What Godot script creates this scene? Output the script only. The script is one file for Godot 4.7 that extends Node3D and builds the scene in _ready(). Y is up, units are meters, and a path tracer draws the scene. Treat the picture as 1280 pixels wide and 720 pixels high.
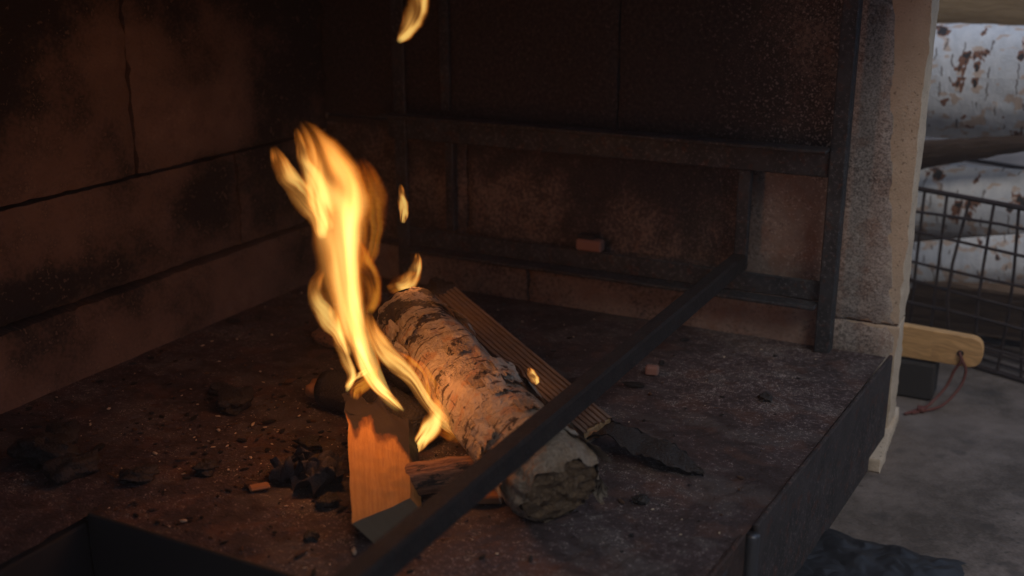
extends Node3D
# A corner fireplace of sooty concrete slabs with a burning birch log, and a wire basket of firewood on the patio behind it.

const SKY_ENERGY := 1.65
const EXPOSURE := 0.45
const FLAME_GLOW := 1.15
const FIRE_POWER := 0.033

var taken := {}
var rng := RandomNumberGenerator.new()
var M := {}          # materials
var T := {}          # textures
var n1 := FastNoiseLite.new()      # smooth fractal
var n2 := FastNoiseLite.new()      # fine grain
var n3 := FastNoiseLite.new()      # cells


# ---------------------------------------------------------------- naming and tagging
func numbered(called: String) -> String:
	if not taken.has(called):
		taken[called] = 0
		return called
	taken[called] += 1
	return "%s_%03d" % [called, taken[called]]

func tag(o: Node3D, label: String, category: String, group := "") -> Node3D:
	o.set_meta("label", label)
	o.set_meta("category", category)
	if group != "":
		o.set_meta("group", group)
	return o

func thing(called: String, label: String, category: String, at := Vector3.ZERO, group := "") -> Node3D:
	var o := Node3D.new()
	o.name = numbered(called)
	add_child(o)
	o.position = at
	return tag(o, label, category, group)

func part(called: String, mesh: Mesh, mat: Material, parent: Node3D, at := Vector3.ZERO, basis := Basis.IDENTITY) -> MeshInstance3D:
	var o := MeshInstance3D.new()
	o.name = called if parent != self else numbered(called)
	o.mesh = mesh
	o.material_override = mat
	o.transform = Transform3D(basis, at)
	o.cast_shadow = GeometryInstance3D.SHADOW_CASTING_SETTING_ON
	parent.add_child(o, true)
	return o

# ---------------------------------------------------------------- meshes
func finish(v: PackedVector3Array, uv: PackedVector2Array, idx: PackedInt32Array, outward = null) -> ArrayMesh:
	# smooth shaded, turned outward: closed meshes by their volume, open ones towards the vector given
	var nn := PackedVector3Array()
	nn.resize(v.size())
	var volume := 0.0
	var facing := 0.0
	for i in range(0, idx.size(), 3):
		var a := v[idx[i]]
		var b := v[idx[i + 1]]
		var c := v[idx[i + 2]]
		var n := (c - a).cross(b - a)
		if outward == null:
			volume += a.dot(n)
		else:
			facing += n.dot(outward)
		nn[idx[i]] += n
		nn[idx[i + 1]] += n
		nn[idx[i + 2]] += n
	var flip := volume < 0.0 or facing < 0.0
	if flip:
		for i in range(0, idx.size(), 3):
			var k := idx[i]
			idx[i] = idx[i + 1]
			idx[i + 1] = k
	for i in nn.size():
		nn[i] = (-nn[i] if flip else nn[i]).normalized()
		if nn[i] == Vector3.ZERO:
			nn[i] = Vector3.UP
	var arr := []
	arr.resize(Mesh.ARRAY_MAX)
	arr[Mesh.ARRAY_VERTEX] = v
	arr[Mesh.ARRAY_NORMAL] = nn
	arr[Mesh.ARRAY_TEX_UV] = uv
	arr[Mesh.ARRAY_INDEX] = idx
	var m := ArrayMesh.new()
	m.add_surface_from_arrays(Mesh.PRIMITIVE_TRIANGLES, arr)
	return m

func grid(nu: int, nv: int, f: Callable, uvf: Callable, outward = null) -> ArrayMesh:
	var v := PackedVector3Array()
	var uv := PackedVector2Array()
	var idx := PackedInt32Array()
	for j in nv + 1:
		for i in nu + 1:
			var a := float(i) / nu
			var b := float(j) / nv
			v.append(f.call(a, b))
			uv.append(uvf.call(a, b))
	for j in nv:
		for i in nu:
			var k := j * (nu + 1) + i
			idx.append_array(PackedInt32Array([k, k + 1, k + nu + 1, k + 1, k + nu + 2, k + nu + 1]))
	return finish(v, uv, idx, outward)

func flat_mesh(tris: Array, along := 0) -> ArrayMesh:
	# tris: points in threes of a convex solid; facets stay flat; uv in metres with u along the axis given
	var v := PackedVector3Array()
	var nn := PackedVector3Array()
	var uv := PackedVector2Array()
	var mid := Vector3.ZERO
	for p in tris:
		mid += p
	mid /= tris.size()
	for i in range(0, tris.size(), 3):
		var a: Vector3 = tris[i]
		var b: Vector3 = tris[i + 1]
		var c: Vector3 = tris[i + 2]
		var n := (c - a).cross(b - a)
		if n.length() < 1e-12:
			continue
		if n.dot((a + b + c) / 3.0 - mid) < 0.0:
			var k := b
			b = c
			c = k
			n = -n
		n = n.normalized()
		var ax := n.abs().max_axis_index()
		var us := along if along != ax else (ax + 1) % 3
		var vs := 3 - ax - us
		for p in [a, b, c]:
			v.append(p)
			nn.append(n)
			uv.append(Vector2(p[us], p[vs]))
	var arr := []
	arr.resize(Mesh.ARRAY_MAX)
	arr[Mesh.ARRAY_VERTEX] = v
	arr[Mesh.ARRAY_NORMAL] = nn
	arr[Mesh.ARRAY_TEX_UV] = uv
	var m := ArrayMesh.new()
	m.add_surface_from_arrays(Mesh.PRIMITIVE_TRIANGLES, arr)
	return m

func box(size: Vector3, bevel := 0.002, along := 0) -> ArrayMesh:
	var h := size / 2.0
	var t := []
	var c := func(sx, sy, sz, k) -> Vector3:   # corner vertex on the face across axis k
		var p := Vector3(sx * (h.x - bevel), sy * (h.y - bevel), sz * (h.z - bevel))
		p[k] += bevel * [sx, sy, sz][k]
		return p
	for k in 3:
		for s in [-1, 1]:
			var q := []
			for e in [[-1, -1], [1, -1], [1, 1], [-1, 1]]:
				var w := [0, 0, 0]
				w[k] = s
				w[(k + 1) % 3] = e[0]
				w[(k + 2) % 3] = e[1]
				q.append(c.call(w[0], w[1], w[2], k))
			t.append_array([q[0], q[1], q[2], q[0], q[2], q[3]])
	for k in 3:
		for e in [[-1, -1], [1, -1], [1, 1], [-1, 1]]:
			var q := []
			for s in [-1, 1]:
				var w := [0, 0, 0]
				w[k] = s
				w[(k + 1) % 3] = e[0]
				w[(k + 2) % 3] = e[1]
				q.append(c.call(w[0], w[1], w[2], (k + 1) % 3))
				q.append(c.call(w[0], w[1], w[2], (k + 2) % 3))
			t.append_array([q[0], q[1], q[3], q[0], q[3], q[2]])
	for sx in [-1, 1]:
		for sy in [-1, 1]:
			for sz in [-1, 1]:
				t.append_array([c.call(sx, sy, sz, 0), c.call(sx, sy, sz, 1), c.call(sx, sy, sz, 2)])
	return flat_mesh(t, along)

func tube(path: Array, radii: Array, sides := 8) -> ArrayMesh:
	# a round rod along points, closed by its ends drawn to a point
	var v := PackedVector3Array()
	var uv := PackedVector2Array()
	var idx := PackedInt32Array()
	var n := path.size()
	var side := Vector3.ZERO
	var run := 0.0
	for i in n:
		var d: Vector3 = (path[mini(i + 1, n - 1)] - path[maxi(i - 1, 0)]).normalized()
		if i == 0:
			side = d.cross(Vector3.UP if absf(d.y) < 0.9 else Vector3.RIGHT).normalized()
		else:
			side = (side - d * side.dot(d)).normalized()
			run += (path[i] - path[i - 1]).length()
		var up := side.cross(d)
		for k in sides + 1:
			var a := TAU * k / sides
			v.append(path[i] + (side * cos(a) + up * sin(a)) * radii[mini(i, radii.size() - 1)])
			uv.append(Vector2(run, float(k) / sides))
	for i in n - 1:
		for k in sides:
			var q := i * (sides + 1) + k
			idx.append_array(PackedInt32Array([q, q + 1, q + sides + 1, q + 1, q + sides + 2, q + sides + 1]))
	for e in [0, n - 1]:
		var c := v.size()
		v.append(path[e])
		uv.append(Vector2(run if e else 0.0, 0.5))
		for k in sides:
			var q: int = e * (sides + 1) + k
			idx.append_array(PackedInt32Array([c, q + 1, q] if e == 0 else [c, q, q + 1]))
	return finish(v, uv, idx)

func smooth_path(pts: Array, steps: int) -> Array:
	var c := Curve3D.new()
	for i in pts.size():
		var d: Vector3 = (pts[mini(i + 1, pts.size() - 1)] - pts[maxi(i - 1, 0)]) / 6.0
		c.add_point(pts[i], -d, d)
	var out := []
	for i in steps + 1:
		out.append(c.sample_baked(c.get_baked_length() * i / steps, true))
	return out

func lump(size: Vector3, seed_: int, rough := 0.35, nu := 14, nv := 9) -> ArrayMesh:
	# an irregular closed chunk resting on y = 0
	var o := Vector3(seed_ * 17.3, seed_ * 5.1, seed_ * 9.7)
	var low := 1e9
	var v := PackedVector3Array()
	var uv := PackedVector2Array()
	var idx := PackedInt32Array()
	for j in nv + 1:
		for i in nu + 1:
			var a := TAU * (i % nu) / nu
			var b := PI * j / nv
			var d := Vector3(sin(b) * cos(a), cos(b), sin(b) * sin(a))
			var bx := d / maxf(absf(d.x), maxf(absf(d.y), absf(d.z)))
			d = d.lerp(bx, 0.35)
			var k := 1.0 + rough * n1.get_noise_3dv(d * 0.9 + o) * 1.6 + rough * 0.5 * n1.get_noise_3dv(d * 3.0 + o)
			var p := d * k * size / 2.0
			low = minf(low, p.y)
			v.append(p)
			uv.append(Vector2(float(i) / nu, float(j) / nv))
	for i in v.size():
		v[i].y -= low
	for j in nv:
		for i in nu:
			var k := j * (nu + 1) + i
			idx.append_array(PackedInt32Array([k, k + 1, k + nu + 1, k + 1, k + nu + 2, k + nu + 1]))
	return finish(v, uv, idx)

func slab(size: Vector3, face: int, seed_: int, uv0: Vector2, uvs: Vector2, res := 0.012, wear := 1.0, slant := 0.0) -> ArrayMesh:
	# a concrete slab centred on the origin; its front (+face axis: 0 = x, 2 = z) and rims are subdivided and chipped. uv runs along (horizontal, y) of the whole wall
	var w := size.z if face == 0 else size.x
	var d := size.x if face == 0 else size.z
	var nu := maxi(4, int(w / res))
	var nv := maxi(4, int(size.y / res))
	var v := PackedVector3Array()
	var uv := PackedVector2Array()
	var idx := PackedInt32Array()
	var o := seed_ * 31.7
	var put := func(a: float, b: float, depth: float) -> void:
		v.append(Vector3(depth, b, a) if face == 0 else Vector3(a, b, depth))
		uv.append(uv0 + Vector2(a, b) * uvs)
	for j in nv + 1:
		for i in nu + 1:
			var a := (float(i) / nu - 0.5) * w
			var b := (float(j) / nv - 0.5) * size.y
			var rim := minf(minf(w / 2 - absf(a), size.y / 2 - absf(b)), 0.03)
			var chip := maxf(0.0, 0.5 + 0.9 * n1.get_noise_2d((a + o) * 34.0, (b - o) * 34.0))
			var depth := d / 2 - 0.010 * wear * chip * exp(-rim / 0.0045) + 0.0022 * n1.get_noise_2d((a + o) * 11.0, b * 11.0)
			put.call(a + slant * (float(i) / nu) * pow(float(j) / nv, 0.8), b, depth)
	var front := v.size()
	for j in nv:
		for i in nu:
			var k := j * (nu + 1) + i
			idx.append_array(PackedInt32Array([k, k + 1, k + nu + 1, k + 1, k + nu + 2, k + nu + 1]))
	var ring := []
	for i in nu:
		ring.append(i)
	for j in nv:
		ring.append(j * (nu + 1) + nu)
	for i in nu:
		ring.append(nv * (nu + 1) + nu - i)
	for j in nv:
		ring.append((nv - j) * (nu + 1))
	for r in ring:
		var p := v[r]
		v.append(p)
		uv.append(uv[r])
		p[face] = -d / 2
		v.append(p)
		uv.append(uv[r] + Vector2(0.02, 0.02))
	var n := ring.size()
	for k in n:
		var a := front + 2 * k
		var b := front + 2 * ((k + 1) % n)
		idx.append_array(PackedInt32Array([a, a + 1, b, b, a + 1, b + 1]))
	var c := v.size()
	var mid := Vector3.ZERO
	mid[face] = -d / 2
	v.append(mid)
	uv.append(uv0)
	for k in n:
		idx.append_array(PackedInt32Array([c, front + 2 * ((k + 1) % n) + 1, front + 2 * k + 1]))
	return finish(v, uv, idx)

func log_body(length: float, r0: float, r1: float, seed_: int, cut := -9.0, nu := 56, nv := 44, bump := 0.06, under := 0.0, blunt := 0.0) -> ArrayMesh:
	# along +x from 0; cut: everything below this share of the radius is split away
	var o := seed_ * 13.1
	return grid(nu, nv, func(a, b):
		var t: float = TAU * a
		var r := lerpf(r0, r1, b)
		r *= 1.0 + bump * n1.get_noise_3d(cos(t) * 0.8 + o, sin(t) * 0.8, b * length * 5.0) * 1.5 + bump * 0.35 * n1.get_noise_3d(cos(t) * 3.0, sin(t) * 3.0 + o, b * length * 24.0)
		if blunt > 0.0:
			r *= lerpf(0.82 + 0.2 * n1.get_noise_2d(cos(t) * 2.0 + o, sin(t) * 2.0), 1.0, pow(smoothstep(0.0, 1.0, clampf(b / blunt, 0, 1)), 0.6))
		var y := sin(t) * r
		var z := cos(t) * r
		if y < cut * r:
			y = cut * r + 0.02 * r * n1.get_noise_2d(z * 90.0 + o, b * 1.5)
		var x: float = b * length + under * pow(1.0 - b, 6.0) * (0.5 - 0.5 * sin(t)) + (0.006 * n1.get_noise_2d(cos(t) * 2.0 + o, sin(t) * 2.0 + b * 9.0) if b < 0.01 or b > 0.99 else 0.0)
		return Vector3(x, y, z), func(a, b): return Vector2(b * length, a * TAU * r0), null)

func log_end(r: float, seed_: int, cut := -9.0, facing := 1.0, under := 0.0, relief := 0.0025) -> ArrayMesh:
	var o := seed_ * 13.1
	return grid(48, 14, func(a, b):
		var t: float = TAU * a
		var k: float = r * b * 0.99
		var y := maxf(sin(t) * k, cut * r)
		return Vector3(under * (0.5 - 0.5 * sin(t) * b) + facing * (0.0015 + 0.004 * (1.0 - b)) + relief * n1.get_noise_2d(cos(t) * k * 45.0 + o, sin(t) * k * 45.0), y, cos(t) * k), func(a, b): return Vector2(0.12 + cos(TAU * a) * b * r, 0.1 + sin(TAU * a) * b * r), Vector3(facing, 0, 0))

func aim(from: Vector3, to: Vector3, roll := 0.0) -> Basis:
	# x along from -> to, y as high as it can be, then rolled about x
	var x := (to - from).normalized()
	var z := x.cross(Vector3.UP).normalized()
	var y := z.cross(x)
	return Basis(x, y, z) * Basis(Vector3.RIGHT, roll)

# ---------------------------------------------------------------- textures and materials
func picture(w: int, h: int, f: Callable, alpha := false) -> ImageTexture:
	# f(u, v) gives a linear colour
	var data := PackedByteArray()
	data.resize(w * h * 4)
	var k := 0
	for j in h:
		for i in w:
			var c: Color = f.call((i + 0.5) / w, (j + 0.5) / h)
			c = Color(clampf(c.r, 0, 1), clampf(c.g, 0, 1), clampf(c.b, 0, 1), clampf(c.a, 0, 1)).linear_to_srgb()
			data[k] = int(c.r * 255.0 + 0.5)
			data[k + 1] = int(c.g * 255.0 + 0.5)
			data[k + 2] = int(c.b * 255.0 + 0.5)
			data[k + 3] = int(c.a * 255.0 + 0.5) if alpha else 255
			k += 4
	return ImageTexture.create_from_image(Image.create_from_data(w, h, false, Image.FORMAT_RGBA8, data))

func grey(w: int, h: int, f: Callable) -> ImageTexture:
	var data := PackedByteArray()
	data.resize(w * h)
	var k := 0
	for j in h:
		for i in w:
			data[k] = int(clampf(f.call((i + 0.5) / w, (j + 0.5) / h), 0, 1) * 255.0 + 0.5)
			k += 1
	return ImageTexture.create_from_image(Image.create_from_data(w, h, false, Image.FORMAT_L8, data))

func col(r: float, g: float, b: float) -> Color:
	return Color(r, g, b).linear_to_srgb()

func mat(called: String, tex: Texture2D, rough := 0.9, scale := Vector3.ONE, height: Texture2D = null, depth := 0.0, triplanar := false) -> StandardMaterial3D:
	var m := StandardMaterial3D.new()
	m.resource_name = called
	m.albedo_texture = tex
	m.roughness = rough
	m.uv1_scale = scale
	m.metallic_specular = 0.4
	if triplanar:
		m.uv1_triplanar = true
	if height:
		m.heightmap_enabled = true
		m.heightmap_texture = height
		m.heightmap_scale = depth
	M[called] = m
	return m

func plain(called: String, c: Color, rough := 0.8) -> StandardMaterial3D:
	var m := StandardMaterial3D.new()
	m.resource_name = called
	m.albedo_color = c
	m.roughness = rough
	M[called] = m
	return m

func wrap_noise(n: FastNoiseLite, u: float, v: float, r: float, s: float) -> float:
	# noise that repeats over the unit square: four blended corners
	var a := n.get_noise_2d(u * r, v * r + s)
	var b := n.get_noise_2d((u - 1.0) * r, v * r + s)
	var c := n.get_noise_2d(u * r, (v - 1.0) * r + s)
	var d := n.get_noise_2d((u - 1.0) * r, (v - 1.0) * r + s)
	var fu := smoothstep(0.7, 1.0, u)
	var fv := smoothstep(0.7, 1.0, v)
	return lerpf(lerpf(a, b, fu), lerpf(c, d, fu), fv)

# each tongue: opacity, grain, turn in degrees, thickness over width, then x, y, z and half width of each point from base to tip
const FIRE := [
	[0.6, 0, 8, 0.45, [-0.728, 0.156, -1.019, 0.0037, -0.735, 0.175, -1.018, 0.0112, -0.743, 0.198, -1.016, 0.0176, -0.747, 0.22, -1.016, 0.0231, -0.751, 0.26, -1.016, 0.0257, -0.751, 0.298, -1.018, 0.0301, -0.751, 0.33, -1.021, 0.0326, -0.756, 0.357, -1.02, 0.0298, -0.765, 0.384, -1.018, 0.0215, -0.777, 0.406, -1.014, 0.0134, -0.791, 0.424, -1.009, 0.0036]],
	[0.34, 1, -14, 0.45, [-0.702, 0.069, -1.057, 0.0039, -0.719, 0.096, -1.049, 0.0087, -0.736, 0.137, -1.04, 0.0134, -0.748, 0.178, -1.034, 0.017, -0.758, 0.222, -1.028, 0.0178, -0.763, 0.266, -1.026, 0.0204, -0.761, 0.304, -1.027, 0.0239, -0.755, 0.337, -1.03, 0.0228, -0.763, 0.369, -1.026, 0.0172, -0.776, 0.397, -1.019, 0.0099, -0.791, 0.42, -1.011, 0.0027]],
	[0.3, 2, 18, 0.45, [-0.712, 0.127, -1.023, 0.0047, -0.727, 0.167, -1.015, 0.013, -0.734, 0.206, -1.012, 0.0166, -0.738, 0.25, -1.009, 0.0183, -0.737, 0.292, -1.01, 0.0199, -0.73, 0.329, -1.013, 0.0197, -0.731, 0.361, -1.013, 0.0169, -0.739, 0.387, -1.009, 0.0115, -0.752, 0.408, -1.002, 0.0044]],
	[0.55, 1, -10, 0.45, [-0.77, 0.287, -1.013, 0.0055, -0.775, 0.316, -1.01, 0.0128, -0.789, 0.338, -1.003, 0.0136, -0.801, 0.358, -0.997, 0.0126, -0.809, 0.376, -0.993, 0.0099, -0.816, 0.396, -0.989, 0.0036]],
	[0.44, 2, 12, 0.45, [-0.766, 0.296, -1.02, 0.0073, -0.772, 0.329, -1.016, 0.0137, -0.779, 0.356, -1.013, 0.0118, -0.786, 0.379, -1.009, 0.009, -0.791, 0.401, -1.007, 0.0054, -0.794, 0.417, -1.005, 0.0018]],
	[0.15, 0, -20, 0.45, [-0.76, 0.23, -1.07, 0.0058, -0.752, 0.265, -1.075, 0.0143, -0.747, 0.299, -1.077, 0.017, -0.744, 0.328, -1.078, 0.016, -0.749, 0.354, -1.076, 0.0121, -0.758, 0.375, -1.071, 0.0046]],
	[0.2, 1, 15, 0.45, [-0.741, 0.189, -1.057, 0.0048, -0.737, 0.212, -1.06, 0.0114, -0.74, 0.236, -1.058, 0.0132, -0.749, 0.261, -1.054, 0.0113, -0.754, 0.285, -1.051, 0.0047]],
	[0.4, 2, -8, 0.45, [-0.753, 0.142, -1.029, 0.0038, -0.762, 0.168, -1.024, 0.0085, -0.775, 0.192, -1.017, 0.0122, -0.783, 0.212, -1.013, 0.0112, -0.785, 0.23, -1.012, 0.0084, -0.775, 0.251, -1.017, 0.0037]],
	[0.55, 1, 0, 0.45, [-0.74, 0.109, -1.002, 0.0019, -0.733, 0.13, -1.005, 0.0056, -0.739, 0.151, -1.002, 0.0065, -0.744, 0.174, -0.999, 0.0074, -0.748, 0.199, -0.997, 0.0064, -0.751, 0.218, -0.996, 0.0027]],
	[0.5, 0, 0, 0.45, [-0.737, 0.115, -0.999, 0.0028, -0.733, 0.125, -1.001, 0.0037, -0.722, 0.133, -1.006, 0.0037, -0.712, 0.139, -1.012, 0.0019]],
	[0.75, 2, 10, 0.45, [-0.679, 0.085, -1.031, 0.0019, -0.691, 0.1, -1.025, 0.0047, -0.707, 0.12, -1.016, 0.0075, -0.718, 0.142, -1.011, 0.0084, -0.724, 0.17, -1.008, 0.0083, -0.728, 0.199, -1.006, 0.0064, -0.728, 0.223, -1.006, 0.0027]],
	[0.66, 0, -12, 0.45, [-0.632, 0.046, -1.074, 0.0029, -0.648, 0.067, -1.065, 0.0086, -0.665, 0.093, -1.056, 0.0076, -0.679, 0.12, -1.049, 0.0085, -0.694, 0.139, -1.041, 0.0113, -0.708, 0.159, -1.034, 0.0112, -0.718, 0.184, -1.029, 0.0075, -0.722, 0.208, -1.027, 0.0028]],
	[0.26, 1, 14, 0.45, [-0.675, 0.079, -1.08, 0.0019, -0.678, 0.097, -1.079, 0.0058, -0.685, 0.118, -1.075, 0.0077, -0.697, 0.132, -1.069, 0.0077, -0.71, 0.142, -1.062, 0.0048]],
	[0.75, 2, -10, 0.45, [-0.675, 0.026, -1.047, 0.0029, -0.669, 0.041, -1.05, 0.0086, -0.658, 0.06, -1.055, 0.0124, -0.651, 0.079, -1.059, 0.0095, -0.654, 0.099, -1.057, 0.0038]],
	[0.46, 1, 4, 0.45, [-0.724, 0.138, -1.028, 0.0038, -0.734, 0.168, -1.023, 0.0103, -0.743, 0.208, -1.018, 0.0158, -0.748, 0.247, -1.015, 0.0184, -0.749, 0.285, -1.015, 0.0201, -0.743, 0.317, -1.018, 0.0208, -0.74, 0.345, -1.019, 0.018, -0.746, 0.371, -1.017, 0.0125, -0.759, 0.398, -1.01, 0.0053]],
	[0.26, 2, 10, 0.45, [-0.726, 0.105, -0.997, 0.0047, -0.721, 0.118, -1.0, 0.0084, -0.709, 0.129, -1.006, 0.0083, -0.702, 0.145, -1.01, 0.0055, -0.703, 0.163, -1.01, 0.0018]],
	[0.22, 1, -10, 0.45, [-0.66, 0.057, -1.1, 0.0039, -0.67, 0.078, -1.094, 0.0088, -0.677, 0.097, -1.091, 0.0078, -0.685, 0.118, -1.087, 0.0048, -0.697, 0.134, -1.081, 0.0019]],
	[0.14, 0, 0, 0.45, [-0.614, 0.028, -1.089, 0.0019, -0.626, 0.036, -1.083, 0.0048, -0.64, 0.044, -1.076, 0.0077, -0.655, 0.051, -1.068, 0.0058]],
]

# each tongue: opacity, grain, turn in degrees, thickness over width, then x, y, z and half width of each point from base to tip
const LOG_FIRE := [
	[0.4, 1, 5, 0.45, [-0.857, 0.136, -1.296, 0.0115, -0.842, 0.151, -1.304, 0.0126, -0.834, 0.167, -1.308, 0.0091, -0.832, 0.18, -1.31, 0.0057, -0.832, 0.192, -1.309, 0.0023]],
	[0.13, 0, 0, 0.4, [-0.877, 0.133, -1.297, 0.0058, -0.86, 0.141, -1.306, 0.0138, -0.845, 0.15, -1.314, 0.0103, -0.833, 0.157, -1.32, 0.0046]],
	[0.36, 2, 0, 0.45, [-0.849, 0.234, -1.3, 0.0034, -0.847, 0.249, -1.302, 0.0067, -0.848, 0.265, -1.301, 0.0067, -0.849, 0.281, -1.3, 0.0045, -0.85, 0.291, -1.3, 0.0011]],
]

# each tongue: opacity, grain, turn in degrees, thickness over width, then x, y, z and half width of each point from base to tip
const LOOSE_FIRE := [
	[0.42, 1, 6, 0.45, [-0.686, 0.509, -1.052, 0.0026, -0.677, 0.522, -1.057, 0.0086, -0.669, 0.538, -1.061, 0.0121, -0.665, 0.551, -1.063, 0.0112, -0.66, 0.566, -1.066, 0.0077, -0.654, 0.581, -1.069, 0.0026]],
]


func make_textures() -> void:
	# sooty back wall: x from -1.30 to -0.20, y from -0.16 to 0.68 (u, v as 0..1, v upwards)
	T.back = picture(1100, 840, func(u, v):
		var x: float = -1.30 + 1.10 * u
		var y: float = -0.16 + 0.84 * v
		var big := n1.get_noise_2d(x * 5.0, y * 5.0)
		var mid := n1.get_noise_2d(x * 22.0 + 9.0, y * 22.0)
		var fine := n1.get_noise_2d(x * 110.0, y * 110.0 + 40.0)
		var grain := n2.get_noise_2d(x * 420.0, y * 420.0)
		var right := smoothstep(-0.36, -0.34, x)
		var c := Color(0.20, 0.15, 0.125).lerp(Color(0.30, 0.255, 0.23), right).lerp(Color(0.29, 0.225, 0.19).lerp(Color(0.44, 0.385, 0.345), right), clampf(0.5 + mid * 0.9 + grain * 0.3, 0, 1))
		c = c.lerp(Color(0.21, 0.12, 0.085), smoothstep(0.05, 0.45, n1.get_noise_2d(x * 16.0 - 30.0, y * 16.0)) * 0.55)
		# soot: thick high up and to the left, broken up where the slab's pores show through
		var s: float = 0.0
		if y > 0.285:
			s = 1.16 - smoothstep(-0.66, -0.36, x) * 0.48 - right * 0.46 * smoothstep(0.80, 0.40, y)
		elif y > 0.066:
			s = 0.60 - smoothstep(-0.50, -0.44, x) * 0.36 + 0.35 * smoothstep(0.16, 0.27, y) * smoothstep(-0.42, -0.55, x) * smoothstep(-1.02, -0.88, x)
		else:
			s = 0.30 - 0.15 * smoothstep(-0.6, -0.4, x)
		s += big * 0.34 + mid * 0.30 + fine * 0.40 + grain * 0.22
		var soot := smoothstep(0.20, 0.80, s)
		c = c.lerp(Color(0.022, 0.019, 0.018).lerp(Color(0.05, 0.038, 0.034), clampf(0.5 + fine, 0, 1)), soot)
		# pale pores and grit
		var grit := n2.get_noise_2d(x * 190.0 + 70.0, y * 190.0) * 0.62 + n2.get_noise_2d(x * 90.0, y * 90.0 + 33.0) * 0.28 + fine * 0.4 + mid * 0.25
		var edge := smoothstep(-0.62, -0.30, x) * smoothstep(0.02, 0.1, y)
		c = c.lerp(Color(0.50, 0.43, 0.39), smoothstep(0.40, 0.60, grit + 0.24 * edge - 0.18 + big * 0.2) * (0.08 + 0.62 * edge))
		c = c.lerp(Color(0.07, 0.058, 0.052), right * 0.5 * smoothstep(0.18, 0.5, n2.get_noise_2d(x * 240.0 + 12.0, y * 240.0) + fine * 0.7 + 0.1))
		# a worn strip of pale grit along the outer edge
		var worn := smoothstep(-0.262, -0.243, x + mid * 0.016 + fine * 0.012)
		c = c.lerp(Color(0.46, 0.40, 0.34), worn * smoothstep(-0.1, 0.15, grain + fine * 0.6 + 0.12))
		return c)
	# left wall: z from -1.76 to -0.60, y from -0.02 to 0.68
	T.left = picture(1100, 660, func(u, v):
		var z: float = -1.76 + 1.16 * u
		var y: float = -0.02 + 0.70 * v
		var big := n1.get_noise_2d(z * 4.0 + 70.0, y * 4.0)
		var mid := n1.get_noise_2d(z * 20.0 + 19.0, y * 20.0)
		var fine := n1.get_noise_2d(z * 100.0, y * 100.0 + 140.0)
		var c := Color(0.125, 0.080, 0.062).lerp(Color(0.19, 0.125, 0.098), clampf(0.5 + mid * 0.8 + fine * 0.4, 0, 1))
		var s: float = 0.27  # soot stains, thickened leftwards to paint in the firelight's fall-off
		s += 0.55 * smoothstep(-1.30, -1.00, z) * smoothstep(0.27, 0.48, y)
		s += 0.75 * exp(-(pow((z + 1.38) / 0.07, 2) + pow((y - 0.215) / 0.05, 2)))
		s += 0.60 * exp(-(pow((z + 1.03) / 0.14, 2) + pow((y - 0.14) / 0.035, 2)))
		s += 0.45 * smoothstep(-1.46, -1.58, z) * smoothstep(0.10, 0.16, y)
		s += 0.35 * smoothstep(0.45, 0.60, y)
		s += 0.50 * smoothstep(-1.12, -0.98, z) * smoothstep(0.34, 0.44, y)  # extra dark tone at upper left, where the firelight fades
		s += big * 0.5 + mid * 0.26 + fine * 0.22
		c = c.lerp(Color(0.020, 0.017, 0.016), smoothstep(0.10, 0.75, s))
		c = c.lerp(Color(0.26, 0.18, 0.135), smoothstep(0.46, 0.60, fine + mid * 0.5) * 0.45)
		return c)
	# cut concrete edge, tiles over half a metre
	T.edge = picture(512, 512, func(u, v):
		var a := wrap_noise(n1, u, v, 9.0, 3.0)
		var b := wrap_noise(n2, u, v, 120.0, 8.0)
		var p := wrap_noise(n1, u, v, 60.0, 13.0)
		var c := Color(0.52, 0.42, 0.31).lerp(Color(0.62, 0.51, 0.39), clampf(0.5 + a * 0.8 + b * 0.3, 0, 1))
		return c.lerp(Color(0.16, 0.12, 0.09), smoothstep(0.40, 0.52, p) * 0.7))
	# ash, rust and dust on the hearth plate: x from -1.30 to -0.22, z from -1.75 to -0.75
	T.hearth = picture(1200, 1100, func(u, v):
		var x: float = -1.30 + 1.08 * u
		var z: float = -1.75 + 1.0 * v
		var big := n1.get_noise_2d(x * 4.0, z * 4.0 + 50.0)
		var mid := n1.get_noise_2d(x * 17.0, z * 26.0 + 20.0)
		var fine := n1.get_noise_2d(x * 90.0, z * 120.0)
		var grain := n2.get_noise_2d(x * 330.0, z * 330.0)
		var c := Color(0.034, 0.023, 0.023).lerp(Color(0.070, 0.048, 0.050), clampf(0.5 + big * 0.7 + mid * 0.7 + fine * 0.35, 0, 1))
		c = c.lerp(Color(0.105, 0.055, 0.042), smoothstep(0.1, 0.45, n1.get_noise_2d(x * 11.0 + 80.0, z * 11.0)) * 0.5)
		# scorched black patches round the fire
		var s := mid * 0.6 + fine * 0.5 + big * 0.4 + 0.30 * exp(-(pow((x + 0.72) / 0.22, 2) + pow((z + 1.10) / 0.20, 2)))
		c = c.lerp(Color(0.030, 0.024, 0.022), smoothstep(0.26, 0.46, s) * 0.85)
		# flecks of pale ash, thickest at the back right
		var ash := fine * 0.8 + grain * 0.55 + mid * 0.35 + 0.16 * smoothstep(-0.62, -0.42, x) * smoothstep(-1.30, -1.45, z)
		ash += big * 0.35
		c = c.lerp(Color(0.085, 0.072, 0.070), smoothstep(0.05, 0.40, n1.get_noise_2d(x * 6.0 + 13.0, z * 9.0) + mid * 0.3) * 0.6)
		c = c.lerp(Color(0.32, 0.27, 0.26), smoothstep(0.56, 0.70, ash) * 0.75)
		return c)
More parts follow.
